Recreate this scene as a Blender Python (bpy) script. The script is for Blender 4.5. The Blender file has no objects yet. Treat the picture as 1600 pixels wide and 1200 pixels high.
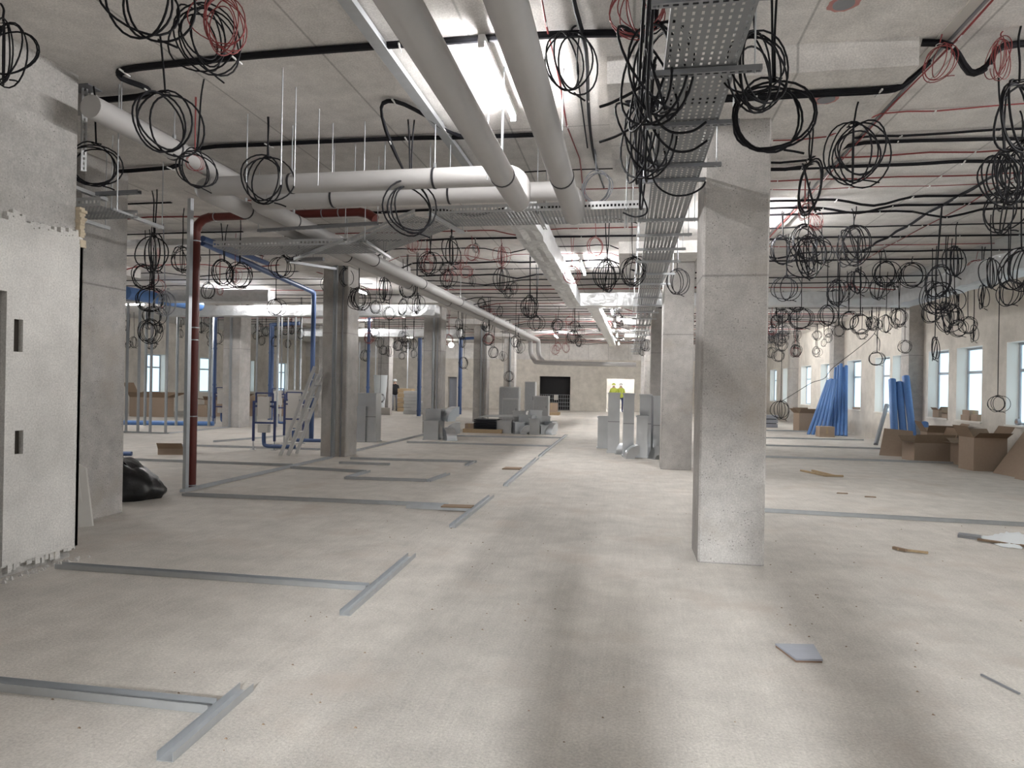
import bpy, bmesh, math, random
from mathutils import Vector, Matrix

random.seed(11)
S = bpy.context.scene
COL = S.collection

# ------------------------------------------------------------------ camera
YAW, PITCH, ROLL, FPX, EYE = 0.173515, 0.000795, 0.018067, 1032.15, 1.6
fw = Vector((-math.sin(YAW), math.cos(YAW), 0)); rt = Vector((math.cos(YAW), math.sin(YAW), 0)); up = Vector((0, 0, 1))
fw, up = (math.cos(PITCH)*fw + math.sin(PITCH)*up), (math.cos(PITCH)*up - math.sin(PITCH)*fw)
rt, up = (math.cos(ROLL)*rt + math.sin(ROLL)*up), (math.cos(ROLL)*up - math.sin(ROLL)*rt)
cd = bpy.data.cameras.new('camera'); cam = bpy.data.objects.new('camera', cd); COL.objects.link(cam)
M = Matrix((rt, up, -fw)).transposed().to_4x4(); M.translation = Vector((0, 0, EYE)); cam.matrix_world = M
cd.sensor_fit = 'HORIZONTAL'; cd.sensor_width = 36.0; cd.lens = FPX/1600*36.0; cd.clip_start = 0.05; cd.clip_end = 300
S.camera = cam

# ------------------------------------------------------------------ world and exposure
W = bpy.data.worlds.new('world'); S.world = W; W.use_nodes = True
bg = W.node_tree.nodes['Background']; bg.inputs[0].default_value = (0.78, 0.88, 1.0, 1); bg.inputs[1].default_value = 1.0
S.view_settings.view_transform = 'Standard'; S.view_settings.look = 'None'
S.view_settings.exposure = 1.43; S.view_settings.gamma = 1.0; S.view_settings.use_curve_mapping = False
S.cycles.max_bounces = 7; S.cycles.diffuse_bounces = 6; S.cycles.glossy_bounces = 3; S.cycles.transparent_max_bounces = 8
S.cycles.sample_clamp_indirect = 4.0
LAMP = 185.0        # radiance of the fluorescent tubes
PANE = 0.42        # radiance of the daylit panes
FLOOD = 2000.0     # floodlight added behind the photographer for the floor shadow strips, watts

# ------------------------------------------------------------------ materials
def ordn(i):
    a = ['first','second','third','fourth','fifth','sixth','seventh','eighth','ninth','tenth','eleventh','twelfth','thirteenth','fourteenth','fifteenth','sixteenth','seventeenth','eighteenth','nineteenth']
    if i < 19: return a[i]
    t = {2:'twent',3:'thirt',4:'fort'}[(i+1)//10]
    return t+'ieth' if (i+1) % 10 == 0 else t+'y-'+a[(i+1) % 10-1]
def nt(name):
    m = bpy.data.materials.new(name); m.use_nodes = True
    t = m.node_tree; b = t.nodes['Principled BSDF']
    return m, t, b
def N(t, kind, **kw):
    n = t.nodes.new(kind)
    for k, v in kw.items():
        if k in n.inputs.keys(): n.inputs[k].default_value = v
        else: setattr(n, k, v)
    return n
def plain(name, col, rough=0.6, metal=0.0, bump=0.0, scale=30.0, var=0.0):
    m, t, b = nt(name)
    b.inputs['Base Color'].default_value = (*col, 1); b.inputs['Roughness'].default_value = rough; b.inputs['Metallic'].default_value = metal
    if bump or var:
        tc = N(t, 'ShaderNodeTexCoord'); n = N(t, 'ShaderNodeTexNoise', Scale=scale, Detail=4.0)
        t.links.new(tc.outputs['Object'], n.inputs['Vector'])
        if bump:
            bp = N(t, 'ShaderNodeBump', Strength=bump, Distance=0.02); t.links.new(n.outputs['Fac'], bp.inputs['Height']); t.links.new(bp.outputs[0], b.inputs['Normal'])
        if var:
            r = N(t, 'ShaderNodeMapRange'); r.inputs['To Min'].default_value = 1-var; r.inputs['To Max'].default_value = 1+var
            t.links.new(n.outputs['Fac'], r.inputs['Value'])
            mx = N(t, 'ShaderNodeVectorMath', operation='SCALE'); mx.inputs[0].default_value = col
            t.links.new(r.outputs[0], mx.inputs['Scale']); t.links.new(mx.outputs[0], b.inputs['Base Color'])
    return m
def concrete(name, col, dark=0.75, pores=0.0, seams=None, big=0.35, fine=9.0, bump=0.25, stain=None, rough=0.85, grooves=0.0):
    m, t, b = nt(name); b.inputs['Roughness'].default_value = rough
    g = N(t, 'ShaderNodeNewGeometry'); pos = g.outputs['Position']
    def noise(s, d=5.0, r=0.55):
        n = N(t, 'ShaderNodeTexNoise', Scale=s, Detail=d, Roughness=r); t.links.new(pos, n.inputs['Vector']); return n.outputs['Fac']
    def rng(v, a, b_, c, d):
        r = N(t, 'ShaderNodeMapRange'); r.inputs[1].default_value = a; r.inputs[2].default_value = b_; r.inputs[3].default_value = c; r.inputs[4].default_value = d
        t.links.new(v, r.inputs[0]); return r.outputs[0]
    def mul(a, c):
        q = N(t, 'ShaderNodeMath', operation='MULTIPLY'); t.links.new(a, q.inputs[0])
        if isinstance(c, float): q.inputs[1].default_value = c
        else: t.links.new(c, q.inputs[1])
        return q.outputs[0]
    v = mul(rng(noise(big), .3, .7, dark, 1.1), rng(noise(fine, 6.0, .65), .25, .75, .80, 1.14))
    v = mul(v, rng(noise(70.0, 3.0, .7), .3, .7, .80, 1.16))
    h = noise(60.0, 6.0, .7)
    if pores:
        vo = N(t, 'ShaderNodeTexVoronoi', Scale=38.0); t.links.new(pos, vo.inputs['Vector'])
        p1 = rng(vo.outputs['Distance'], .04+.16*pores, .10+.22*pores, .42, 1.0)
        gate = rng(noise(7.0, 3.0), .5, .58, 0.0, 1.0)
        mxp = N(t, 'ShaderNodeMix'); mxp.inputs[2].default_value = 1.0
        t.links.new(gate, mxp.inputs[0]); t.links.new(p1, mxp.inputs[3]); v = mul(v, mxp.outputs[0])
    if seams:
        sep = N(t, 'ShaderNodeSeparateXYZ'); t.links.new(pos, sep.inputs[0])
        for ax, step in seams:
            mo = N(t, 'ShaderNodeMath', operation='PINGPONG'); t.links.new(sep.outputs[ax], mo.inputs[0]); mo.inputs[1].default_value = step/2
            v = mul(v, rng(mo.outputs[0], .004, .014, .62, 1.0))
    if grooves:
        mp = N(t, 'ShaderNodeMapping'); mp.inputs['Scale'].default_value = (28, 2.2, 1); mp.inputs['Rotation'].default_value = (0, 0, .12); t.links.new(pos, mp.inputs[0])
        gn = N(t, 'ShaderNodeTexNoise', Scale=1.0, Detail=3.0); t.links.new(mp.outputs[0], gn.inputs['Vector'])
        ad = N(t, 'ShaderNodeMath', operation='ADD'); t.links.new(h, ad.inputs[0]); t.links.new(mul(gn.outputs['Fac'], grooves), ad.inputs[1]); h = ad.outputs[0]
        v = mul(v, rng(gn.outputs['Fac'], .3, .7, .95, 1.03))
    sc = N(t, 'ShaderNodeVectorMath', operation='SCALE'); sc.inputs[0].default_value = col; t.links.new(v, sc.inputs['Scale'])
    out = sc.outputs[0]
    if stain:
        mx = N(t, 'ShaderNodeMix', data_type='RGBA'); t.links.new(rng(noise(1.1, 6.0, .6), .54, .68, 0.0, .55), mx.inputs[0])
        t.links.new(out, mx.inputs[6]); mx.inputs[7].default_value = (*stain, 1); out = mx.outputs[2]
    t.links.new(out, b.inputs['Base Color'])
    bp = N(t, 'ShaderNodeBump', Strength=bump, Distance=0.01); t.links.new(h, bp.inputs['Height']); t.links.new(bp.outputs[0], b.inputs['Normal'])
    return m
def emit(name, col, strength):
    m, t, b = nt(name); b.inputs['Base Color'].default_value = (*col, 1)
    b.inputs['Emission Color'].default_value = (*col, 1); b.inputs['Emission Strength'].default_value = strength
    return m

m_floor = concrete('screed', (.55, .518, .475), dark=.82, big=.28, fine=3.0, bump=.7, stain=(.44, .38, .33), rough=.8, grooves=.6)
m_ceil = concrete('ceiling_concrete', (.75, .725, .70), dark=.82, big=.4, fine=4.0, seams=((0,1.25),(1,3.4)), bump=.15)
m_col = concrete('pillar_concrete', (.46, .44, .42), dark=.8, pores=.62, seams=((2,2.63),), big=.7, fine=6.0, bump=.25, stain=(.36, .32, .27))
m_core = concrete('core_concrete', (.50, .485, .465), dark=.85, pores=.6, big=.9, fine=7.0, bump=.35)
m_plaster = concrete('plaster', (.66, .645, .62), dark=.93, big=.6, fine=2.0, bump=.12)
m_wall = concrete('cream_render', (.66, .62, .56), dark=.88, big=.35, fine=2.5, bump=.2)
m_reveal = plain('white_reveal', (.78, .75, .70), .8)
m_steel = plain('galvanised_steel', (.52, .54, .56), .42, .75, .05, 12.0, .12)
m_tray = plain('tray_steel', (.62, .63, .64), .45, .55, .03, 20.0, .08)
m_trayshade = plain('tray_steel_shaded', (.27, .28, .29), .5, .45, .03, 20.0, .1)  # tray steel darkened, underside shade put into the base colour
m_brk = plain('bracket_steel', (.30, .31, .33), .5, .6, .03, 20.0, .1)
m_foil = plain('foil_duct', (.66, .67, .68), .38, .8, .9, 9.0, .15)
m_lag = plain('pipe_lagging', (.44, .43, .425), .55, 0, .05, 8.0, .05)
m_band = plain('black_band', (.02, .02, .025), .5)
m_black = plain('black_cable', (.009, .009, .012), .6)
m_black.node_tree.nodes['Principled BSDF'].inputs['Specular IOR Level'].default_value = .2
m_grey = plain('grey_cable', (.28, .29, .32), .4)
m_red = plain('red_cable', (.24, .035, .035), .5)
m_white = plain('white_plastic', (.75, .75, .74), .5)
m_redpipe = plain('red_pipe', (.13, .025, .02), .32, 0, 0, 1)
m_blue = plain('blue_pipe', (.055, .10, .23), .4)
m_bluelt = plain('blue_sleeve', (.09, .20, .46), .45, 0, .15, 14.0, .12)
m_navy = plain('navy_frame', (.03, .045, .14), .45)
m_card = plain('cardboard', (.33, .25, .19), .85, 0, .06, 20.0, .1)
m_carddk = plain('cardboard_inside', (.24, .17, .115), .9, 0, .05, 18.0, .1)
m_wood = plain('wood', (.38, .28, .17), .8, 0, .15, 25.0, .2)
m_bag = plain('bin_bag', (.008, .008, .009), .32, 0, .5, 7.0)
m_sheet = plain('sheet_metal', (.62, .64, .66), .3, .9, .12, 3.0, .15)
m_dark = plain('black_and_gateway_shade', (.012, .012, .014), .8)  # black parts, also the painted darkness of the gateway
m_board = plain('plasterboard', (.55, .53, .50), .8, 0, .03, 10.0, .05)
m_alu = plain('aluminium', (.70, .70, .70), .35, .6)
m_frame = plain('window_frame', (.42, .46, .52), .45)
m_tile = plain('tile_grey', (.33, .35, .40), .6, 0, .1, 15.0, .12)
m_pane = emit('daylit_pane', (.66, .85, .96), PANE)
m_tube = emit('lamp_tube', (1.0, .985, .975), LAMP)
m_redmark = plain('red_spray', (.55, .27, .25), .8)
m_tubenear = emit('lamp_tube_near', (1.0, .985, .975), LAMP*.5)
m_yellow = plain('hi_vis', (.55, .62, .10), .7)
m_cloth = plain('dark_cloth', (.012, .012, .015), .9)
m_skin = plain('skin', (.45, .29, .22), .6)
m_poly = plain('polythene', (.72, .76, .78), .35)

# ------------------------------------------------------------------ geometry helpers
class MB:
    def __init__(s): s.v = []; s.f = []; s.sm = []
    def add(s, vs, fs, smooth=False):
        o = len(s.v); s.v += [tuple(v) for v in vs]; s.f += [tuple(i+o for i in f) for f in fs]; s.sm += [smooth]*len(fs); return s
    def box(s, x0, x1, y0, y1, z0, z1):
        return s.add([(x0,y0,z0),(x1,y0,z0),(x1,y1,z0),(x0,y1,z0),(x0,y0,z1),(x1,y0,z1),(x1,y1,z1),(x0,y1,z1)],
                     [(0,3,2,1),(4,5,6,7),(0,1,5,4),(1,2,6,5),(2,3,7,6),(3,0,4,7)])
    def prism(s, pts, z0, z1):
        n = len(pts)
        return s.add([(x,y,z0) for x,y in pts]+[(x,y,z1) for x,y in pts],
                     [tuple(range(n-1,-1,-1)), tuple(range(n,2*n))]+[(i,(i+1)%n,n+(i+1)%n,n+i) for i in range(n)])
    def frame_of(s, p, q, ref=None):
        p, q = Vector(p), Vector(q); d = (q-p).normalized()
        ref = Vector(ref) if ref else (Vector((0,0,1)) if abs(d.z) < .95 else Vector((1,0,0)))
        a = d.cross(ref).normalized(); b = a.cross(d).normalized(); return p, q, a, b
    def bar(s, p, q, w, h, ref=None):
        p, q, a, b = s.frame_of(p, q, ref); a *= w/2; b *= h/2
        vs = [p-a-b, p+a-b, p+a+b, p-a+b, q-a-b, q+a-b, q+a+b, q-a+b]
        return s.add(vs, [(0,1,2,3),(7,6,5,4),(0,4,5,1),(1,5,6,2),(2,6,7,3),(3,7,4,0)])
    def section(s, p, q, prof, ref=None, closed=False):
        p, q, a, b = s.frame_of(p, q, ref); n = len(prof)
        vs = [p+a*u+b*v for u, v in prof]+[q+a*u+b*v for u, v in prof]
        k = n if closed else n-1
        fs = [(i, (i+1) % n, n+(i+1) % n, n+i) for i in range(k)]
        if closed: fs += [tuple(range(n-1,-1,-1)), tuple(range(n, 2*n))]
        return s.add(vs, fs)
    def channel(s, p, q, w, h, t=.003, ref=None):      # U profile, open along +b
        pr = [(-w/2,h),(-w/2,0),(w/2,0),(w/2,h),(w/2-t,h),(w/2-t,t),(-w/2+t,t),(-w/2+t,h)]
        return s.section(p, q, pr, ref, True)
    def tube(s, pts, r, n=8, closed=False, caps=True):
        pts = [Vector(p) for p in pts]; k = len(pts); o = len(s.v); ref = None; fs = []; rings = []
        for i, p in enumerate(pts):
            if closed: d = pts[(i+1) % k]-pts[i-1]
            else: d = pts[min(i+1,k-1)]-pts[max(i-1,0)]
            if d.length < 1e-9: d = Vector((0,0,1))
            d.normalize()
            if ref is None: ref = Vector((0,0,1)) if abs(d.z) < .9 else Vector((1,0,0))
            a = d.cross(ref)
            if a.length < 1e-4: a = d.cross(Vector((0,1,0)))
            a.normalize(); b = d.cross(a).normalized(); ref = a.cross(d) * 1.0
            ri = r[i] if isinstance(r, (list, tuple)) else r
            rings.append([p+(a*math.cos(2*math.pi*j/n)+b*math.sin(2*math.pi*j/n))*ri for j in range(n)])
        vs = [v for rg in rings for v in rg]
        for i in range(k if closed else k-1):
            i2 = (i+1) % k
            for j in range(n): fs.append((i*n+j, i*n+(j+1) % n, i2*n+(j+1) % n, i2*n+j))
        s.add(vs, fs, True)
        if caps and not closed:
            s.add(rings[0], [tuple(range(n))]); s.add(rings[-1], [tuple(range(n-1,-1,-1))])
        return s
    def grid(s, fn, nu, nv, closed_u=False):
        vs = [fn(i, j) for j in range(nv) for i in range(nu)]
        fs = []
        for j in range(nv-1):
            for i in range(nu if closed_u else nu-1):
                a = j*nu+i; b = j*nu+(i+1) % nu; fs.append((a, b, b+nu, a+nu))
        return s.add(vs, fs, True)
    def mesh(s, name, mat, origin=(0,0,0)):
        ox, oy, oz = origin
        me = bpy.data.meshes.new(name); me.from_pydata([(x-ox,y-oy,z-oz) for x,y,z in s.v], [], s.f)
        me.polygons.foreach_set('use_smooth', s.sm); me.materials.append(mat); me.update(); return me
    def base(s):
        xs = [v[0] for v in s.v]; ys = [v[1] for v in s.v]; zs = [v[2] for v in s.v]
        return ((min(xs)+max(xs))/2, (min(ys)+max(ys))/2, min(zs))
    def build(s, name, mat, parent=None, local=False):
        """world-space shape -> object; a top-level one gets its origin at its base, a part the origin of its thing"""
        if parent is None: o = s.base()
        elif local: o = (0,0,0)
        else:
            o = Vector((0,0,0)); p = parent
            while p: o += p.location; p = p.parent
        ob = bpy.data.objects.new(name, s.mesh(name, mat, o)); COL.objects.link(ob)
        if parent is None: ob.location = o
        else: ob.parent = parent
        return ob
def link(name, me, parent=None, loc=(0,0,0), rz=0.0, sc=None):
    ob = bpy.data.objects.new(name, me); COL.objects.link(ob); ob.location = loc; ob.rotation_euler = (0,0,rz)
    if sc: ob.scale = sc
    if parent: ob.parent = parent
    return ob
def tag(o, label=None, cat=None, group=None, kind=None):
    for k, v in (('label', label), ('category', cat), ('group', group), ('kind', kind)):
        if v: o[k] = v
    return o
def thing(name, label, cat, loc=(0,0,0), rz=0.0, group=None, kind=None):
    o = bpy.data.objects.new(name, None); COL.objects.link(o); o.location = loc; o.rotation_euler = (0,0,rz); o.empty_display_size = .2
    return tag(o, label, cat, group, kind)
def arc(c, a, b, r, n=8, t0=0.0, t1=math.pi/2):
    c, a, b = Vector(c), Vector(a), Vector(b)
    return [c+a*r*math.cos(t0+(t1-t0)*i/n)+b*r*math.sin(t0+(t1-t0)*i/n) for i in range(n+1)]
def smoothpath(ctrl, n=6):
    P = [Vector(p) for p in ctrl]; out = []
    for i in range(len(P)-1):
        p0, p1, p2, p3 = P[max(i-1,0)], P[i], P[i+1], P[min(i+2,len(P)-1)]
        for k in range(n):
            t = k/n
            out.append(.5*((2*p1)+(p2-p0)*t+(2*p0-5*p1+4*p2-p3)*t*t+(3*p1-p0-3*p2+p3)*t**3))
    out.append(P[-1]); return out

# ================================================================== the setting
XL, XR, YB, YF, HC, HD = -21.8, 8.2, 42.26, -11.0, 4.27, 4.05
def struct(mb, name, mat, label, parent=None):
    o = mb.build(name, mat, parent)
    if parent is None: tag(o, label, None, None, 'structure')
    return o
struct(MB().box(XL-1, XR+1, YF-1, YB+9, -.25, 0), 'floor', m_floor, 'dusty pale concrete screed floor of the unfinished hall')
ceil = struct(MB().box(XL-1, XR+1, YF-1, YB+9, HC, HC+.3), 'ceiling', m_ceil, 'grey concrete slab ceiling with formwork seams')

def wall_boxes(mb, along, a0, a1, z0, z1, t0, t1, opens):
    """a wall running along 'x' or 'y' with rectangular openings (a, b, za, zb)"""
    def bx(a, b, za, zb):
        if b-a < 1e-4 or zb-za < 1e-4: return
        mb.box(a, b, t0, t1, za, zb) if along == 'x' else mb.box(t0, t1, a, b, za, zb)
    cur = a0
    for a, b, za, zb in sorted(opens):
        bx(cur, a, z0, z1); bx(a, b, z0, za); bx(a, b, zb, z1); cur = b
    bx(cur, a1, z0, z1); return mb

SILL, HEAD = .9, 2.73
RW = [(-7.8,-6.55),(-5.9,-4.65),(-3.2,-1.95),(1.0,2.25),(2.8,4.05),(4.6,5.85),(8.0,9.25),(9.7,10.95),(11.6,12.85),(14.95,16.2),(17.2,18.44),(18.85,20.04),(21.3,22.56),
      (22.77,24.04),(25.4,26.95),(29.1,30.42),(31.95,33.7),(36.3,37.48),(39.0,40.7)]
LW = [(y, y+1.3) for y in (4.2, 8.2, 12.2, 16.0, 19.6, 23.3, 26.95, 30.85, 34.6, 38.6)]
struct(wall_boxes(MB(), 'y', YF, YB, 0, HC, XR, XR+.45, [(a,b,SILL,HEAD) for a,b in RW]), 'wall_right', m_wall, 'cream rendered block wall with a row of tall narrow windows')
struct(wall_boxes(MB(), 'y', YF, YB, 0, HC, XL-.45, XL, [(a,b,SILL,HEAD) for a,b in LW]), 'wall_left', m_wall, 'far cream rendered wall with windows behind the steel studs')
DOOR = (-5.62,-3.62,0,2.17); SLIT = (-11.7,-11.1,0,2.03); GAP = (-1.32,.40,0,2.08)
struct(wall_boxes(MB(), 'x', XL, XR, 0, HC, YB, YB+.4, [DOOR, SLIT, GAP]), 'wall_back', m_wall, 'cream rendered end wall with a dark gateway and a bright doorway')
struct(wall_boxes(MB(), 'x', XL, XR, 0, HC, YF-.4, YF, []), 'wall_front', m_wall, 'cream rendered wall closing the hall behind the viewpoint')
struct(wall_boxes(MB(), 'x', XL, XR, 3.25, HC, YB-.012, YB-.002, []), 'trim_1', m_ceil, 'bare grey concrete band along the top of the end wall')
struct(MB().box(-6.3,-2.7,YB+.45,YB+.5,0,3), 'wall_gateway_shade', m_dark, 'black panel for the unlit space behind the mesh gate in the end wall')  # black panel puts the gateway's inner darkness into its colour
struct(MB().box(-12.2,-10.6,YB+.45,YB+.5,0,3), 'wall_slit', m_tile, 'dark blue wall seen through the narrow doorway')
struct(MB().box(-3.0,2.4,YB+6.0,YB+6.2,0,HC), 'wall_beyond', m_wall, 'pale wall seen beyond the bright doorway')

frame_cache = {}
def window(n, side, a, b):
    w = b-a; key = (side, round(w, 2)); x = XR+.28 if side == 'r' else XL-.28; sg = 1 if side == 'r' else -1
    root = thing('window_%d' % n, 'daylit two-pane window number in the %s wall' % ('window' if side == 'r' else 'far'), None, (x, (a+b)/2, SILL), 0, None, 'structure')
    h = HEAD-SILL; d = .035
    if key not in frame_cache:
        fr = MB(); e = .07
        fr.box(-d,d,-w/2,-w/2+e,0,h); fr.box(-d,d,w/2-e,w/2,0,h); fr.box(-d,d,-w/2+e,w/2-e,0,e); fr.box(-d,d,-w/2+e,w/2-e,h-e,h)
        tr = MB().box(-d,d,-w/2+e,w/2-e,h*.66-.035,h*.66+.035)
        lo = MB().box(-.008,.008,-w/2+e,w/2-e,e,h*.66-.035); hi = MB().box(-.008,.008,-w/2+e,w/2-e,h*.66+.035,h-e)
        rv = MB(); xi = -sg*.28; o = sorted((-sg*.005, xi))
        rv.box(o[0],o[1],-w/2,-w/2+.012,0,h); rv.box(o[0],o[1],w/2-.012,w/2,0,h); rv.box(o[0],o[1],-w/2+.012,w/2-.012,h-.012,h)
        sl = MB(); o2 = sorted((-sg*.04, -sg*.31)); sl.box(o2[0],o2[1],-w/2,w/2,-.02,.018)
        frame_cache[key] = [(nm, mb.mesh(nm, mt)) for nm, mb, mt in (('window_frame',fr,m_frame),('transom',tr,m_frame),('pane',lo,m_pane),('pane',hi,m_pane),('reveal',rv,m_reveal),('window_sill',sl,m_reveal))]
    for nm, me in frame_cache[key]: link(nm, me, root)
    return root
ordinal = ['first','second','third','fourth','fifth','sixth','seventh','eighth','ninth','tenth','eleventh','twelfth','thirteenth','fourteenth','fifteenth','sixteenth','seventeenth','eighteenth','nineteenth','twentieth']
k = 0
for i, (a, b) in enumerate(RW):
    k += 1; window(k, 'r', a, b)['label'] = 'daylit two-pane window, %s along the right-hand wall from the near end' % ordinal[i]
for i, (a, b) in enumerate(LW):
    k += 1; window(k, 'l', a, b)['label'] = 'daylit two-pane window, %s along the far left wall from the near end' % ordinal[i]

# columns with drop panels
CY = [6.27, 13.2, 20.3, 27.25, 34.2]
def column(x0, x1, y0, w, label):
    c = .018; y1 = y0+w
    pts = [(x0+c,y0),(x1-c,y0),(x1,y0+c),(x1,y1-c),(x1-c,y1),(x0+c,y1),(x0,y1-c),(x0,y0+c)]
    tag(MB().prism(pts, 0, HD+.01).build('column', m_col), label, None, None, 'structure')
def drop(x, y, label):
    tag(MB().box(x-1.16, x+1.16, y-1.16, y+1.16, HD, HC+.01).build('drop_panel', m_ceil), label, None, None, 'structure')
words = ['nearest','second','third','fourth','fifth']
for i, y in enumerate(CY):
    column(.66, 1.24, y, .58, '%s square concrete pillar of the row beside the long tray' % words[i]); drop(.95, y+.29, 'thickened slab over the %s pillar beside the long tray' % words[i])
    column(-6.45, -5.87, y, .66 if i == 0 else .58, '%s square concrete pillar of the row left of the corridor' % words[i]); drop(-6.16, y+.29, 'thickened slab over the %s pillar left of the corridor' % words[i])
    if i > 0: column(-13.36, -12.72, y-.2, .62, '%s square concrete pillar of the far left row' % words[i-1]); drop(-13.04, y+.1, 'thickened slab over the %s pillar of the far left row' % words[i-1])
for i, y in enumerate((-.5, 6.4, 13.45, 20.36, 27.3, 34.2)):
    tag(MB().box(7.82, XR+.02, y, y+.54, 0, HC).build('pilaster', m_col), '%s concrete pilaster along the window wall' % ['hidden near','first','second','third','fourth','fifth'][i], None, None, 'structure')
tag(MB().box(3.0, XR, 20.4, 20.9, 3.95, HC).build('beam', m_ceil), 'shallow concrete beam meeting the third wall pilaster', None, None, 'structure')
# ceiling holes with red spray rings
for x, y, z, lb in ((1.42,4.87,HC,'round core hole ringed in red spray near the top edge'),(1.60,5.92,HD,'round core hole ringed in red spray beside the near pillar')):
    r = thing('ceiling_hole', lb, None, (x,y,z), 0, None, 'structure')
    ring = MB(); n = 20; rv = [(math.cos(2*math.pi*i/n), math.sin(2*math.pi*i/n)) for i in range(n)]
    vs = [(c*.07,s*.07,-.002) for c,s in rv]+[(c*.105*random.uniform(.9,1.1),s*.105*random.uniform(.9,1.1),-.002) for c,s in rv]
    ring.add(vs, [(i,(i+1)%n,n+(i+1)%n,n+i) for i in range(n)]); ring.build('spray_ring', m_redmark, r, True)
    MB().tube([(0,0,-.012),(0,0,-.001)], .07, 20).build('hole_shade_disc', m_brk, r, True)  # flat dark disc paints the shade inside the hole

# concrete core at the near left with its torn plaster coat
core = MB()
wall_boxes(core, 'y', YF, 5.1, 0, HC, -5.25, -4.85, [(2.9, 4.41, 0, 2.26)])
core.box(-8.2, -5.25, 4.9, 5.1, 0, HC); core.box(-8.2, -8.0, YF, 4.9, 0, HC)
struct(core, 'wall_core', m_core, 'bare concrete core wall above torn plaster at the left edge')
pl = MB(); x0, x1 = -4.85, -4.8
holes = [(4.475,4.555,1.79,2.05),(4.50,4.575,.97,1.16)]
ys = [4.41,4.475,4.50,4.555,4.575,5.13]; zs = [.10,.97,1.16,1.79,2.05,2.70]
for i in range(len(ys)-1):
    for j in range(len(zs)-1):
        yc, zc = (ys[i]+ys[i+1])/2, (zs[j]+zs[j+1])/2
        if any(a<yc<b and c<zc<d for a,b,c,d in holes): continue
        pl.box(x0, x1, ys[i], ys[i+1], zs[j], zs[j+1])
yy = 4.41; zt = 2.84
while yy < 5.13:
    y2 = min(yy+random.uniform(.02,.05), 5.13); zt = max(2.74, min(2.9, zt+random.uniform(-.02,.02)-.002)); pl.box(x0, x1, yy, y2, 2.70, zt)
    pl.box(x0, x1-.012, yy, y2, zt, zt+random.uniform(.02,.07)); zb = random.uniform(.03,.09); pl.box(x0, x1+random.uniform(-.02,0), yy, y2, zb, .10); yy = y2
pl.box(-5.25, x1, 5.1, 5.13, .1, 2.78)
for a, b in ((YF, 2.9),): pl.box(x0, x1, a, b, .1, 2.8)
pl.box(x0, x1, 2.9, 4.41, 2.26, 2.82)
po = struct(pl, 'wall_plaster', m_plaster, 'smooth pale plaster coat on the core wall with two chased socket holes')
for a, b, c, d in holes: MB().box(-4.849, -4.842, a, b, c, d).build('hole_shade', plain('hole_shade_brown', (.035,.028,.022), .9), po)  # brown-black panels paint the shade of deeper holes
rag = MB()
for j in range(16):
    z = 2.75+j*.022; rag.box(-4.87, -4.8+random.uniform(-.01,.012), 5.09+random.uniform(0,.01), 5.135+random.uniform(0,.03), z, z+.024)
rag.build('torn_edge', plain('torn_plaster', (.62,.53,.40), .9, 0, .5, 30.0, .15), po)
rub = MB()
for j in range(60):
    y = random.uniform(4.2,5.15); x = -4.78+abs(random.gauss(0,.05)); s_ = random.uniform(.006,.022)
    rub.add([(x-s_,y-s_,0),(x+s_,y-s_*.6,0),(x+s_*.4,y+s_,0),(x,y,s_*1.3)], [(0,2,1),(0,1,3),(1,2,3),(2,0,3)])
tag(rub.build('plaster_rubble', m_core), 'crumbled plaster bits along the foot of the core wall', 'rubble', None, 'stuff')
sb = thing('plaster_board_scrap', 'pale board scrap standing between the core wall and the near left pillar', 'board', (-5.75,6.0,0))
MB().add([(-5.9,5.95,0),(-5.62,6.2,0),(-5.72,6.2,.62),(-5.9,6.0,.8),(-5.9,5.97,0),(-5.62,6.22,0),(-5.72,6.22,.62),(-5.9,6.02,.8)],
         [(0,1,2,3),(7,6,5,4),(0,4,5,1),(1,5,6,2),(2,6,7,3),(3,7,4,0)]).build('sheet', m_board, sb)

def under_slab(x, y):
    for cx in (.95,-6.16,-13.04):
        for cy in CY:
            if abs(x-cx) < 1.16 and abs(y-cy-(.1 if cx < -10 else .29)) < 1.16: return HD
    return HC
# ================================================================== lagged pipes
def ring_band(mb, c, axis, r, w=.03):
    c, a = Vector(c), Vector(axis); mb.tube([c-a*w/2, c+a*w/2], r, 20)
PR = .1
def pipe_run(name, label, pts_parts, bands, rods, group):
    root = thing(name, label, 'pipe', Vector(pts_parts[0][1][0]), 0, group)
    for nm, pts in pts_parts: MB().tube(pts, PR, 20).build(nm, m_lag, root)
    for c, ax in bands:
        b = MB(); ring_band(b, c, ax, PR+.006, .022); cl = b.build('pipe_clamp', m_band, root)
        MB().bar(Vector(c)+Z_*(PR+.0), Vector(c)+Z_*(PR+.05), .03, .02).build('clamp_nut', m_steel, cl)
    for x, y, z in rods: MB().tube([(x,y,z),(x,y,HC)], .006, 6).build('threaded_rod', m_steel, root)
    return root
X_, Y_, Z_ = Vector((1,0,0)), Vector((0,1,0)), Vector((0,0,1))
zl, zh = 3.36, 3.66
def elbow_up_left(x, y):   # from +Y travel at zl, swing up, then to -X at zh
    p = [Vector((x,y-.16,zl))]+[Vector((x, y-.16+.16*math.sin(t), zl+.16*(1-math.cos(t)))) for t in [math.pi/2*i/6 for i in range(1,7)]]
    p += [Vector((x-.14*(1-math.cos(t)), y, zh-.14+.14*math.sin(t))) for t in [math.pi/2*i/6 for i in range(1,7)]]
    return p
def elbow_turn_fwd(x, y):  # from -X travel at zh, swing level into +Y travel
    R_ = .24
    return [Vector((x+R_-R_*math.sin(t), y+R_*(1-math.cos(t)), zh)) for t in [math.pi/2*i/8 for i in range(9)]]
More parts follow.
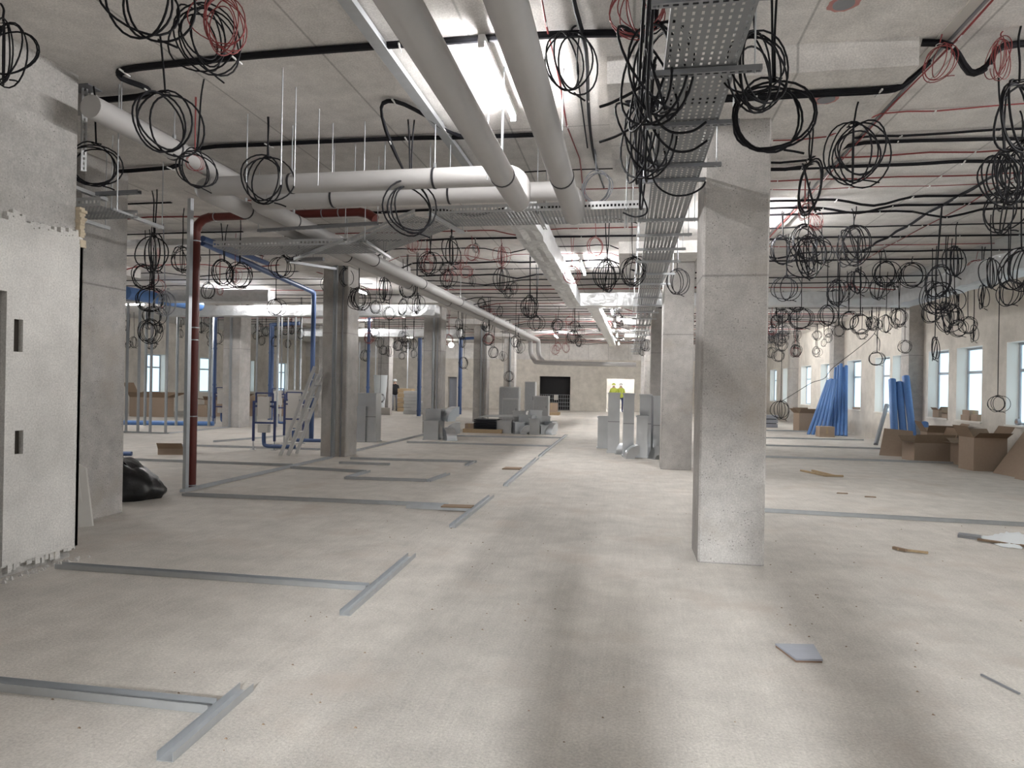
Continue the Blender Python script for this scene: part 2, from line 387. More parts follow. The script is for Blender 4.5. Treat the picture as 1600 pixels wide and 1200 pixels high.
# two runs: towards the hall, up, across, then away down the corridor, dropping and crossing at the far end
for i, (xa, yt, xc, lab) in enumerate(((-1.07,6.40,-4.62,'thick grey lagged pipe run, the left of the two crossing overhead'),(-.58,6.97,-4.30,'thick grey lagged pipe run, the right of the two crossing overhead'))):
    e1 = elbow_up_left(xa, yt); e2 = elbow_turn_fwd(xc, yt); ye = 29.6+i*.3; xe = xc+.2
    far = [e2[-1], Vector((xe,ye,zh))]
    tail = smoothpath([(xe,ye,zh),(xe+.02,ye+.18,zh-.1),(xe+.03,ye+.25,3.1),(xe+.2,ye+.27,2.75),(xe+.7,ye+.27,2.62),(.35,ye+.27,2.58)],5)
    clamps = [((xa,5.45+.1*i,zl),Y_),((-1.95-.0*i,yt,zh),X_),((-3.5+.2*i,yt,zh),X_),((xc+.005,yt+.95,zh),Y_)]+[((xc+.2*(y-yt)/(ye-yt),y,zh),Y_) for y in (10.2+.4*i,13.2,16.2,20,24)]
    rods = [(xa,5.45+.1*i,zl),(-1.95,yt,zh),(-3.5+.2*i,yt,zh),(-2.7,yt,zh),(-3.05,yt,zh),(xc+.04,10.2+.4*i,zh),(xc+.1,16.2,zh)]
    pipe_run('lagged_pipe', lab, [('straight_pipe',[(xa,-3,zl),(xa,yt-.16,zl)]),('elbow',e1),('straight_pipe',[e1[-1],e2[0]]),('elbow',e2),('straight_pipe',far),('far_bend',tail)], clamps, rods, 'twin lagged pipes')
pipe_run('lagged_pipe','pale lagged pipe running along the core towards the crossing pipes',[('straight_pipe',[(-4.5,4.86,3.88),(-4.5,7.1,3.88)])],[((-4.5,5.9,3.88),Y_)],[(-4.5,5.2,3.88),(-4.5,5.9,3.88)],None)
rodspots = [(-2.95,5.21,1.0),(-3.02,5.57,.9),(-3.03,6.05,.75),(-4.61,5.3,1.15),(-3.81,6.07,.7),(-1.3,5.9,.8),(-1.25,6.3,.7),(-.05,7.3,.9),(.02,7.3,.9)]
for i, (x,y,l) in enumerate(sorted(rodspots)):
    tag(MB().tube([(x,y,HC-l),(x,y,HC)], .006, 6).build('threaded_rod', m_steel), 'bare threaded rod hanging from the ceiling near the crossing pipes, %s from the left' % ordn(i), 'rod', 'bare threaded rods')

# ================================================================== cable trays
def perforated(mb, p, q, w, nx, ny, fx=.45, fy=.62, ref=(0,0,1), stagger=False):
    """sheet from p to q of width w with a grid of rectangular slots"""
    p, q, a, b = mb.frame_of(p, q, ref); d = q-p
    for j in range(ny):
        for i in range(nx):
            off = .0
            c0, c1 = i/nx, (i+1)/nx; r0, r1 = j/ny, (j+1)/ny
            h0, h1 = c0+(c1-c0)*(1-fx)/2, c1-(c1-c0)*(1-fx)/2; g0, g1 = r0+(r1-r0)*(1-fy)/2, r1-(r1-r0)*(1-fy)/2
            P = lambda u, v: p+a*(u-.5)*w+d*v
            mb.add([P(c0,r0),P(c1,r0),P(c1,r1),P(c0,r1),P(h0,g0),P(h1,g0),P(h1,g1),P(h0,g1)], [(0,1,5,4),(1,2,6,5),(2,3,7,6),(3,0,4,7)])
    return mb
def rail(mb, p, q, h, ny, lip=.012, inward=None):
    p, q = Vector(p), Vector(q); d = q-p; u = Vector((0,0,1))
    for j in range(ny):
        r0, r1 = j/ny, (j+1)/ny; g0, g1 = r0+(r1-r0)*.22, r1-(r1-r0)*.22
        P = lambda v, z: p+d*v+u*z
        mb.add([P(r0,0),P(r1,0),P(r1,h),P(r0,h),P(g0,h*.3),P(g1,h*.3),P(g1,h*.62),P(g0,h*.62)], [(0,1,5,4),(1,2,6,5),(2,3,7,6),(3,0,4,7)])
    if inward: 
        w = Vector(inward)*lip; mb.add([p+u*h,q+u*h,q+u*h+w,p+u*h+w],[(0,1,2,3)])
    return mb
def slotted_bar(mb, p, q, w, h, n, ref=None):
    """strut channel: slotted face, two solid sides"""
    P0, Q0, a, b = mb.frame_of(p, q, ref); d = Q0-P0
    for j in range(n):
        r0, r1 = j/n, (j+1)/n; g0, g1 = r0+(r1-r0)*.2, r1-(r1-r0)*.2
        for sgn in (1, -1):
            P = lambda u, v: P0+a*w*(u-.5)+d*v+b*h/2*sgn
            mb.add([P(0,r0),P(1,r0),P(1,r1),P(0,r1),P(.32,g0),P(.68,g0),P(.68,g1),P(.32,g1)], [(0,1,5,4),(1,2,6,5),(2,3,7,6),(3,0,4,7)])
    for u in (-.5,.5):
        c = a*w*u; mb.add([P0+c-b*h/2,Q0+c-b*h/2,Q0+c+b*h/2,P0+c+b*h/2],[(0,1,2,3)])
    return mb
TZ = 3.5
lt = thing('cable_tray', 'long perforated steel cable tray running down the hall left of the big pillar', 'cable tray', (.39,3,TZ))
perforated(MB(), (.39,-3,TZ), (.39,17,TZ), .42, 9, 330, .3, .5).build('perforated_base', m_trayshade, lt)
perforated(MB(), (.41,17,TZ), (.48,40,TZ), .42, 4, 120).build('perforated_base', m_trayshade, lt)
rail(MB(), (.18,-3,TZ), (.18,17,TZ), .06, 300, .012, (1,0,0)).build('side_rail', m_tray, lt)
rail(MB(), (.60,-3,TZ), (.60,17,TZ), .06, 300, .012, (-1,0,0)).build('side_rail', m_tray, lt)
MB().bar((.20,17,TZ+.03),(.27,40,TZ+.03),.004,.06).build('side_rail', m_tray, lt); MB().bar((.62,17,TZ+.03),(.69,40,TZ+.03),.004,.06).build('side_rail', m_tray, lt)
for i, y in enumerate((3.3,4.05,4.85,5.75,6.15,7.6,8.35,9.2,10.1,11.2,12.3,14.2,15.5,17.0,18.6,20.5,22.5,24.5,27,30,33,36)):
    dx = 0 if y < 17 else (y-17)/23*.07
    slotted_bar(MB(), (.08+dx,y,TZ-.022), (.74+dx if y < 6 or y > 7 else .655,y,TZ-.022), .045, .03, 14).build('bracket', m_brk if y < 7 else m_steel, lt)
    if y < 20:
        for x in (.11,.70) if (y < 6 or 7 < y < 13 or y > 14) else (.11,): MB().tube([(x,y,TZ-.05),(x,y,HC)], .005, 6).build('threaded_rod', m_steel, lt)
ct = thing('cable_tray', 'perforated steel tray crossing the hall behind the lagged pipe ends', 'cable tray', (-2.2,7.45,TZ))
def tray_seg(root, p, q, w, nx, ny, name='perforated_base'):
    p, q = Vector(p), Vector(q); d = (q-p).normalized(); a = d.cross(Z_)*w/2
    perforated(MB(), p, q, w, nx, ny, .42, .42).build(name, m_trayshade, root)
    rail(MB(), p+a, q+a, .085, ny, .015, -a.normalized()).build('side_rail', m_tray, root); rail(MB(), p-a, q-a, .085, ny, .015, a.normalized()).build('side_rail', m_tray, root)
tray_seg(ct, (.17,7.45,TZ), (-2.2,7.45,TZ), .62, 14, 60)
tray_seg(ct, (-2.22,7.45,TZ), (-3.55,8.6,TZ-.06), .62, 14, 42)
tray_seg(ct, (-3.55,8.6,TZ-.07), (-5.7,8.6,TZ-.07), .6, 10, 40)
for p, q in (((-.05,7.08,TZ-.03),(-.05,7.82,TZ-.03)),((-1.0,7.08,TZ-.03),(-1.0,7.82,TZ-.03)),((-2.2,7.05,TZ-.03),(-2.05,7.95,TZ-.03)),((-3.35,8.0,TZ-.1),(-3.43,9.1,TZ-.1)),((-3.55,7.85,TZ-.1),(-4.9,9.1,TZ-.1)),((-2.95,7.42,TZ-.02),(-4.62,7.64,TZ-.02))):
    slotted_bar(MB(), p, q, .05, .035, max(8,int((Vector(q)-Vector(p)).length/.07))).build('bracket', m_brk if q[1] < 7.7 else m_tray, ct)
    for e in (p, q): MB().tube([e,(e[0],e[1],HC)], .005, 6).build('threaded_rod', m_steel, ct)
nt2 = thing('cable_tray', 'perforated tray with slotted brackets beside the near left pillar', 'cable tray', (-5.7,6.8,3.45))
tray_seg(nt2, (-5.12,5.92,3.28), (-5.9,5.92,3.28), .5, 12, 18)
for q_, (p, q) in enumerate((((-5.36,5.56,3.45),(-5.39,6.04,3.45)),((-5.52,5.8,3.2),(-5.53,6.24,3.2)),((-5.18,5.88,3.3),(-5.22,6.67,3.3)),((-5.32,5.85,3.45),(-4.82,5.83,3.45)))):
    slotted_bar(MB(), p, q, .05, .035, 9).build('bracket', m_brk if q_ == 3 else m_tray, nt2)
for x, y, z in ((-5.18,5.88,3.3),(-5.22,6.67,3.3),(-5.36,5.56,3.45),(-5.53,6.2,3.2)): MB().tube([(x,y,z),(x,y,under_slab(x,y))], .005, 6).build('threaded_rod', m_steel, nt2)
st = thing('strut_channel', 'upright slotted steel strut fixed beside the concrete core', 'strut', (-4.99,5.32,3.5))
slotted_bar(MB(), (-4.99,5.32,3.50), (-4.99,5.32,HC), .045, .03, 17, (1,-.6,0)).build('channel', m_tray, st)
MB().box(-5.12,-4.88,5.24,5.40,HC-.01,HC).build('base_plate', m_brk, st)
rail_ = thing('lamp_rail', 'bright galvanised channel fixed along the ceiling left of the lagged pipes', 'rail', (-1.95,4,4.2))
MB().channel((-1.95,-2,4.2),(-1.95,8.1,4.2),.1,.05,.003).build('channel', m_steel, rail_)
for y in (3.5,5,6.5,8): MB().box(-2.0,-1.9,y-.02,y+.02,4.25,HC).build('fixing', m_brk, rail_)

# ================================================================== ventilation ducts
def rect_duct(root, p, q, w, h, name='duct_section', mat=None):
    MB().bar(p, q, w, h).build(name, mat or m_foil, root)
    return root
d1 = thing('foil_duct', 'crinkled silver duct along the ceiling turning across the hall to the windows', 'duct', (-1.34,8.0,3.6))
dz = 3.76
def crinkle(root, p, q, w, h, nseg, name='duct_section'):
    p, q = Vector(p), Vector(q); d = q-p; a = d.normalized().cross(Z_)
    prof = [(-.5,-.5),(-.25,-.52),(0,-.5),(.25,-.52),(.5,-.5),(.52,0),(.5,.5),(0,.52),(-.5,.5),(-.52,0)]
    def fn(i, j):
        u, v = prof[i]; c = p+d*(j/(nseg)); s_ = .012
        return c+a*(u*w+random.uniform(-s_,s_))+Z_*(v*h+random.uniform(-s_,s_))
    mb = MB().grid(fn, len(prof), nseg+1, True); mb.sm = [False]*len(mb.f); n = len(prof)
    mb.f += [tuple(range(n-1,-1,-1)), tuple(range(nseg*n, nseg*n+n))]; mb.sm += [False, False]
    return mb.build(name, m_foil, root)
crinkle(d1, (-1.34,8.0,dz), (-1.38,16.6,dz), .34, .32, 40)
crinkle(d1, (-1.56,16.75,dz), (6.2,16.75,dz), .4, .32, 36)
crinkle(d1, (6.25,16.95,dz), (6.45,7.0,dz), .48, .34, 44)
for x in (-1.34,0,3.4,5.2): MB().tube([(x,16.7,dz+.1),(x,16.7,HC)], .005, 6).build('threaded_rod', m_steel, d1)
d2 = thing('foil_duct', 'silver duct running across above the far left pillars', 'duct', (-9,18.6,3.6)); crinkle(d2, (-5.6,18.9,3.74), (-14.5,18.9,3.74), .5, .32, 40)
d3 = thing('foil_duct', 'silver duct crossing far behind the left pillars', 'duct', (-9,26,3.5)); crinkle(d3, (-6.6,25.9,3.62), (-13.5,25.9,3.62), .45, .3, 30)
d4 = thing('foil_duct', 'silver duct running down the far hall beside the lamp row', 'duct', (-.9,24,3.6)); crinkle(d4, (-.95,17.1,3.78), (-.8,34,3.78), .3, .26, 40)
d5 = thing('foil_duct', 'thin bright duct high behind the red downpipe', 'duct', (-8,10.6,3.9)); crinkle(d5, (-12.5,10.7,4.04), (-4.9,10.7,4.04), .22, .1, 24)
for dd, pts in ((d2,((-7.5,18.9,3.74),(-12,18.9,3.74))),(d3,((-7.5,25.9,3.62),(-12.5,25.9,3.62))),(d4,((-.9,20,3.78),(-.85,28,3.78))),(d5,((-11,10.7,4.04),(-6,10.7,4.04)))):
    for p in pts: MB().tube([p,(p[0],p[1],HC)], .006, 6).build('threaded_rod', m_steel, dd)
d6 = thing('foil_duct', 'silver duct above the steel stud frame at far left', 'duct', (-13,15.3,3.6)); crinkle(d6, (-18,15.3,3.78), (-9.2,15.9,3.78), .4, .3, 30)

for p in ((-16,15.4,3.78),(-11,15.8,3.78)): MB().tube([p,(p[0],p[1],HC)], .006, 6).build('threaded_rod', m_steel, d6)

# ================================================================== lamps
def batten(x, y, z, L, along, label, cat='lamp', tube=None):
    r = thing('batten_lamp', label, cat, (x,y,z)); d = Vector((0,1,0)) if along == 'y' else Vector((1,0,0)); c = Vector((x,y,z))
    bd = MB().bar(c-d*L/2+Z_*.045, c+d*L/2+Z_*.045, .05, .045).build('lamp_body', m_white, r)
    for s_ in (-1,1): MB().bar(c+d*s_*(L/2-.012)+Z_*.0, c+d*s_*(L/2+.012)+Z_*.0, .05, .06).build('end_cap', m_white, bd)
    MB().tube([c-d*(L/2-.012), c+d*(L/2-.012)], .022, 10).build('tube', tube or m_tube, r)
    for s_ in (-.35,.35):
        p = c+d*s_*L; MB().tube([(p.x,p.y,z+.06),(p.x,p.y,HC)], .004, 5).build('suspension', m_steel, r)
    return r
batten(-1.12, 5.5, 4.14, 1.4, 'y', 'glaring fluorescent batten between the two big lagged pipes', tube=m_tubenear)
batten(-1.0, 14.2, 4.12, 1.5, 'y', 'fluorescent batten beside the silver duct bend')
batten(-.55, 22.0, 4.05, 1.5, 'y', 'fluorescent batten in the lamp row down the hall, third from near')
batten(-.55, 26.5, 4.05, 1.5, 'y', 'fluorescent batten in the lamp row down the hall, fourth from near')
batten(-.55, 32, 4.05, 1.5, 'y', 'fluorescent batten in the lamp row down the hall, fifth from near')
batten(-.55, 38, 4.05, 1.5, 'y', 'fluorescent batten in the lamp row down the hall, farthest')
batten(-11.2, 17.6, 4.05, 1.5, 'x', 'fluorescent batten glaring above the left silver duct', tube=m_tubenear)
batten(-10.8, 24.9, 4.05, 1.5, 'x', 'fluorescent batten glaring behind the pillar with the steel stud', tube=m_tubenear)
batten(-11, 34, 4.05, 1.5, 'x', 'fluorescent batten far at the left of the end wall')
batten(-11.2, 10.2, 4.1, 1.5, 'x', 'added fluorescent batten over the room left of the red downpipe')  # unseen lamp added to light the left room
batten(-17, 20, 4.1, 1.5, 'x', 'fluorescent batten above the steel stud frame')
batten(1.8, 10.6, 4.1, 1.4, 'y', 'added fluorescent batten hidden right behind the big pillar')  # lamp added for extra light, kept out of sight by the pillar
batten(3.75, 22.5, 4.1, 1.5, 'y', 'added fluorescent batten far along the window wall')  # added fill lamp, placed where the near pillar hides it
batten(5.15, 30.5, 4.1, 1.5, 'y', 'added fluorescent batten at the far end of the window wall')  # another added fill lamp, hidden from the camera
batten(-7.35, 17.0, 4.1, 1.4, 'y', 'added fluorescent batten hidden behind the second corridor pillar', tube=m_tubenear)  # unseen lamp added to brighten the space behind this pillar
batten(5.6, 4.6, 4.1, 1.5, 'y', 'added fluorescent batten beside the viewpoint by the windows')  # added lamp outside the view, lights the right ceiling
batten(-3.2, -1.2, 4.1, 1.5, 'y', 'added fluorescent batten behind the viewpoint left of the pipes', tube=m_tubenear)  # added lamp outside the view, brightens the left mid floor
batten(-3.6, 33, 4.05, 1.5, 'y', 'fluorescent batten over the far corridor')
batten(.2, 46.0, 4.0, 1.5, 'x', 'fluorescent batten in the room beyond the bright doorway')
batten(-.8, 44.0, 4.0, 1.5, 'x', 'fluorescent batten just behind the bright doorway')
for x, y, z, lb in ((-7.7,21.9,4.02,'white ball lamp hanging before the far silver duct'),(-10.7,39.2,3.95,'white ball lamp glowing before the far end wall')):
    r = thing('ball_lamp', lb, 'lamp', (x,y,z)); bm = bmesh.new(); bmesh.ops.create_uvsphere(bm, u_segments=14, v_segments=10, radius=.16)
    me = bpy.data.meshes.new('globe'); bm.to_mesh(me); bm.free(); me.materials.append(emit('globe_glow', (1,.98,.94), 6.0)); [setattr(p,'use_smooth',True) for p in me.polygons]
    link('globe', me, r); MB().tube([(x,y,z+.15),(x,y,HC)], .008, 6).build('stem', m_white, r)
fl = thing('added_floodlight', 'added floodlight on a tripod behind the viewpoint', 'lamp', (.2,-4.8,0))  # unseen floodlight added to throw the floor shadow strips
for k_ in range(3): MB().bar((.2+.5*math.cos(2.1*k_),-4.8+.5*math.sin(2.1*k_),.01),(.2,-4.8,1.1),.025,.025).build('leg', m_brk, fl)
MB().bar((.2,-4.8,.9),(.2,-4.8,2.85),.035,.035).build('mast', m_brk, fl); MB().box(.02,.38,-5.0,-4.88,2.84,3.14).build('housing', m_band, fl)
ld = bpy.data.lights.new('added_flood','SPOT'); ld.energy = FLOOD; ld.color = (.97,.99,1); ld.spot_size = math.radians(48); ld.spot_blend = .75; ld.shadow_soft_size = .16
lo = bpy.data.objects.new('added_flood', ld); COL.objects.link(lo); lo.parent = fl; lo.location = (0,-.03,3.0); lo.rotation_euler = (math.radians(90-30),0,0)

# ================================================================== plastic pipes
def poly_pipe(mb, pts, r, n=14): return mb.tube(pts, r, n)
rp = thing('waste_pipe', 'dark red waste pipe rising from the floor and turning along the ceiling', 'pipe', (-6.28,8.75,0))
MB().tube([(-6.28,8.75,0),(-6.28,8.75,3.78)], .058, 16).build('downpipe', m_redpipe, rp)
MB().tube([(-6.28,8.75,3.78),(-6.25,8.75,3.87),(-6.17,8.75,3.94),(-6.06,8.75,3.97)], .064, 16).build('elbow', m_redpipe, rp)
MB().tube([(-6.06,8.75,3.97),(-3.75,8.75,3.98)], .058, 16).build('horizontal_pipe', m_redpipe, rp)
MB().tube([(-3.75,8.75,3.98),(-3.62,8.75,3.95),(-3.5,8.72,3.87)], .064, 16).build('elbow', m_redpipe, rp)
for p, ax in (((-6.28,8.75,3.62),Z_),((-6.28,8.75,2.35),Z_),((-6.28,8.75,2.17),Z_),((-6.28,8.75,1.05),Z_),((-6.28,8.75,.04),Z_),((-5.98,8.75,3.97),X_),((-4.3,8.75,3.98),X_),((-4.05,8.75,3.98),X_)):
    b = MB(); ring_band(b, p, ax, .064, .014); b.build('pipe_clip', m_steel, rp)
bp = thing('drain_pipe', 'blue drain pipe hung at a slant and dropping to the floor by the pillar', 'pipe', (-8.15,16.2,0))
MB().tube([(-7.35,10.4,3.98),(-7.75,13.2,3.95),(-8.12,16.0,3.92)], .06, 12).build('hung_pipe', m_blue, bp)
MB().tube([(-7.2,10.2,4.0),(-7.4,12.6,4.02)], .05, 12).build('branch_pipe', m_blue, bp); MB().tube([(-7.4,10.35,3.98),(-7.42,10.3,4.15)], .06, 12).build('branch_pipe', m_blue, bp)
MB().tube(smoothpath([(-8.12,16.0,3.92),(-8.16,16.15,3.9),(-8.17,16.2,3.75)],4), .065, 12).build('elbow', m_blue, bp)
MB().tube([(-8.17,16.2,3.75),(-8.17,16.2,.0)], .06, 12).build('downpipe', m_blue, bp)
for x, y, z, lb in ((-14.2,24.6,3.9,'blue downpipe with sockets behind the toilet frame'),(-9.9,30.6,4.05,'blue downpipe standing left of the third corridor pillar'),(-8.6,33.4,4.0,'blue downpipe in front of the narrow dark doorway'),(-9.2,22.5,4.0,'blue downpipe right behind the pillar with the steel stud'),(-14.6,21.5,3.9,'thin blue downpipe among the steel studs')):
    r = thing('drain_pipe', lb, 'pipe', (x,y,0)); rr = .1 if y > 24 else .055
    MB().tube([(x,y,0),(x,y,z)], rr, 12).build('downpipe', m_blue, r)
    for zz in (.25,1.4,2.7): b = MB(); ring_band(b, (x,y,zz), Z_, rr+.012, .07); b.build('socket', m_blue, r)
    MB().tube([(x,y,z-.06),(x+1.2,y,z)], rr*.8, 10).build('branch_pipe', m_blue, r)
for a, b, r_, lb in (((-12.4,14.6,3.72),(-12.2,17.2,3.72),.16,'fat blue sleeve above the steel stud frame'),((-15.6,15.0,3.72),(-12.6,14.7,3.72),.15,'fat blue sleeve crossing above the steel stud frame')):
    tag(MB().tube([a,b], r_, 14).build('hung_blue_pipe', m_bluelt), lb, 'pipe')
for a, b, r_, lb in (((-17.5,19.6,.06),(-14.0,20.6,.06),.09,'blue pipe length lying behind the steel studs'),((-10.8,11.7,.05),(-9.95,11.95,.05),.045,'short blue pipe lying behind the black bag')):
    tag(MB().tube([a,b], r_, 12).build('loose_blue_pipe', m_blue if r_ < .06 else m_bluelt), lb, 'pipe')

# ================================================================== drywall profiles
def track(p, q, label, w=.075, h=.04, mat=None):
    tag(MB().channel((*p,.001),(*q,.001), w, h, .0025).build('floor_track', mat or m_steel), label, 'track')
T = [((-4.75,2.86),(-1.95,2.90),'long steel floor track nearest the camera, running in from the left edge'),((-1.875,2.47),(-1.905,3.12),'short steel floor track nearest the camera, set at an angle to the long one'),
 ((-4.66,4.79),(-1.95,4.83),'steel floor track starting at the foot of the plastered core'),((-1.875,4.25),(-1.925,5.82),'short steel floor track at the end of the track from the core'),
 ((-5.95,8.12),(-2.27,8.30),'long steel floor track starting by the red downpipe'),((-2.75,8.08),(-1.92,8.12),'short steel track overlapping the end of the long one by the red pipe'),((-1.885,7.1),(-1.87,9.16),'steel floor track beside the small brown board on the corridor line'),
 ((-1.86,10.2),(-1.90,14.2),'steel floor track on the corridor line beyond the small board'),((-1.90,14.6),(-1.91,21.2),'farthest steel floor track on the corridor line'),
 ((-6.14,8.35),(-6.06,12.9),'steel floor track from the red downpipe to the second corridor pillar'),((-6.12,13.95),(-6.12,20.0),'steel floor track between the second and third corridor pillars'),
 ((-4.55,10.22),(-3.2,10.32),'steel floor track forming the front of the small open box outline'),((-3.15,10.3),(-3.07,11.2),'steel floor track forming the right side of the small open box outline'),((-4.53,10.3),(-4.5,11.1),'steel floor track forming the left side of the small open box outline'),
 ((-6.0,11.15),(-4.53,11.02),'thin steel floor track leading from the partition line to the box outline'),((-5.6,12.85),(-3.0,13.1),'steel floor track just right of the second corridor pillar foot'),((-3.06,12.5),(-3.06,13.1),'short steel track closing the one at the second corridor pillar'),
 ((-5.5,12.1),(-4.5,12.15),'short dark steel track lying inside the room outline'),((-5.76,16.85),(-1.95,17.1),'steel floor track crossing the room beyond the second corridor pillar'),((-5.5,19.3),(-1.95,19.9),'steel floor track in front of the pallet and duct pile'),
 ((-10.6,11.25),(-6.15,11.45),'long steel floor track behind the red downpipe'),((-10.3,15.2),(-9.6,17.6),'dark steel track lying left of the toilet frame'),((-10.6,14.1),(-7.0,14.3),'steel floor track under the toilet frame'),
 ((1.27,9.08),(8.1,8.82),'long steel floor track running right from the big pillar'),((2.4,16.25),(7.6,16.35),'steel floor track before the open boxes on the right'),((2.9,19.55),(7.3,19.7),'steel floor track ending at the leaning cardboard sheet'),((3.3,22.5),(7.5,22.9),'steel floor track before the single box by the blue sleeves'),((4.0,26.5),(7.5,26.9),'farthest steel floor track on the right'),
 ((-15.5,17.0),(-13.0,17.0),'bright floor track under the row of steel studs'),((-13.0,17.05),(-13.05,20.0),'bright floor track returning under the steel studs')]
for p, q, lb in T: track(p, q, lb)
def stud(x, y, h, rz, label, grp=None):
    me = stud_mesh(round(h,1)); o = link('steel_stud', me, None, (x,y,0), rz); tag(o, label, 'stud', grp)
_sm = {}
def stud_mesh(h):
    if h not in _sm: _sm[h] = MB().channel((0,0,.002),(0,0,h), .075, .05, .0025, (1,0,0)).mesh('steel_stud', m_steel)
    return _sm[h]
for i, x in enumerate((-14.95,-14.39,-14.0,-13.6,-13.1)): stud(x, 17.0, 3.8 if i < 4 else 4.25, .3, 'upright steel stud in the front row of the stud frame, %s from the left' % words[i].replace('nearest','first'), 'front stud row')
for i, (x,y) in enumerate(((-15.95,19.7),(-15.08,20.1),(-14.4,20.2),(-13.99,20.3))): stud(x, y, 4.0, -.3, 'upright steel stud in the back row of the stud frame, %s from the left' % words[i].replace('nearest','first'), 'back stud row')
for i, (x,y) in enumerate(((-15.1,22.1),(-13.78,22.8),(-13.0,23.2),(-12.8,23.3),(-12.55,23.4),(-12.4,23.55),(-11.6,23.9),(-11.9,21.0))): stud(x, y, 4.2, .2*i, 'upright steel stud behind the middle left pillar and toilet frames, %s of eight' % ordn(i), 'studs behind the toilet frames')
for i, (x,y) in enumerate(((-12.9,37.5),(-11.9,38.0),(-14.5,36.5),(-15.8,37.2),(-17.0,36.0))): stud(x, y, 4.0, .4, 'far upright steel stud before the cream end wall, %s of five' % ordn(i), 'far studs at the end wall')
stud(-6.27, 8.56, 4.25, 1.2, 'tall dark steel stud standing right against the red downpipe')
stud(-13.02, 19.98, 4.0, 0, 'single steel stud fixed to the middle left pillar')
cs = thing('steel_stud', 'steel stud with head bracket fixed to the front of the second corridor pillar', 'stud', (-6.12,13.14,0))
MB().channel((-6.12,13.13,0),(-6.12,13.13,4.05), .08, .05, .003, (0,-1,0)).build('channel', m_steel, cs)
MB().box(-6.75,-5.98,12.2,12.28,3.98,4.05).build('head_bracket', m_brk, cs); MB().channel((-6.72,12.24,3.95),(-6.12,13.12,3.95),.07,.05,.003).build('head_channel', m_steel, cs)
for i in (2,3,4):
    tag(MB().channel((-6.1,CY[i]-.02,0),(-6.1,CY[i]-.02,4.05), .07, .05, .003, (0,-1,0)).build('steel_stud', m_steel), 'steel stud fixed to the front of the %s corridor pillar' % words[i], 'stud')
for i in (0,1,2):
    tag(MB().bar((-6.0+.02,CY[i+1]-.03,0),(-5.98,CY[i+1]-.03,4.05),.02,.03).build('steel_angle', m_brk), 'thin steel angle on the %s corridor pillar' % words[i+1], 'angle')

# ================================================================== ceiling cable runs
clip_me = MB().bar((0,-.07,0),(0,.07,.0),.012,.012).mesh('cable_clip', m_white)
clip_small = MB().bar((0,-.03,0),(0,.03,0),.01,.012).mesh('cable_clip', m_white)
under = under_slab
def run(y, x0, x1, n, r, mat, label, grp=None, clips=True, step=.45, wob=.02, ctrl=None):
    mb = MB(); zoff = .02+r
    if ctrl is None:
        m = max(3, int(abs(x1-x0)/step)); base = []
        dip = random.randint(3, m) if random.random() < .45 else -1
        for i in range(m+1):
            x = x0+(x1-x0)*i/m; base.append([x, y+random.gauss(0,wob), under(x,y)-zoff-(random.random()*.012)])
            if i == dip: base[-1][2] -= .10
    else: base = [list(c) for c in ctrl]
    for k in range(n):
        a = 2*math.pi*k/max(n,1); rr = r*1.25 if n > 1 else 0; rr *= 1 if n < 6 else random.uniform(.6,1.5)
        pts = [(p[0]+random.gauss(0,.004), p[1]+math.cos(a)*rr*1.5, p[2]+math.sin(a)*rr) for p in base]
        mb.tube(smoothpath(pts, 2 if n < 4 else 3), r, 5)
    o = mb.build('cable_run', mat); tag(o, label, 'cable', grp)
    if clips:
        me = clip_me if n >= 5 else clip_small
        for i in range(1, len(base)-1, 2):
            link('cable_clip', me, o, Vector(base[i])-o.location+Vector((0,0,-r*1.8 if n > 4 else -r)), random.gauss(0,.12))
    return o
run(0,0,0, 9, .011, m_black, 'thick black cable bundle clipped across the ceiling nearest the camera', ctrl=[(.02,5.0,4.23),(-.4,4.95,4.23),(-1.0,4.93,4.235),(-1.8,4.92,4.235),(-2.5,4.92,4.235),(-3.2,4.93,4.235),(-3.8,4.96,4.235),(-4.3,5.0,4.235),(-4.42,5.1,4.22),(-4.3,5.3,4.2),(-4.5,5.42,4.2),(-5.2,5.45,4.2)])
run(0,0,0, 8, .011, m_black, 'thick black cable bundle under the slab over the big pillar', ctrl=[(-.1,5.78,4.21),(.0,5.75,4.02),(.5,5.74,4.02),(1.0,5.74,4.02),(1.6,5.74,4.02),(1.95,5.74,4.02),(2.12,5.74,4.05),(2.3,5.7,4.2)])
run(0,0,0, 8, .011, m_black, 'thick black cable bundle dipping past the red coil at upper right', ctrl=[(2.15,5.45,4.24),(2.35,5.45,4.2),(2.5,5.5,4.02),(2.62,5.5,4.05),(2.75,5.55,4.22),(3.2,5.58,4.24),(4.0,5.58,4.24),(5.5,5.6,4.24),(7.8,5.6,4.24)])
run(0,0,0, 6, .010, m_black, 'black cable bundle across the ceiling before the crossing pipes', ctrl=[(-6.9,6.75,4.0),(-5.2,6.78,4.02),(-4.9,6.78,4.22),(-4,6.8,4.24),(-3.2,6.8,4.24),(-2.4,6.82,4.24),(-1.9,6.86,4.24),(-1.0,6.9,4.24)])
run(0,0,0, 6, .008, m_black, 'black cables looping up to one hook and down between the pipes', ctrl=[(-2.35,6.8,3.75),(-2.38,6.3,4.0),(-2.35,5.95,4.2),(-2.2,5.9,4.24),(-2.0,6.2,4.22),(-1.9,6.6,4.22),(-1.75,6.85,4.23)])
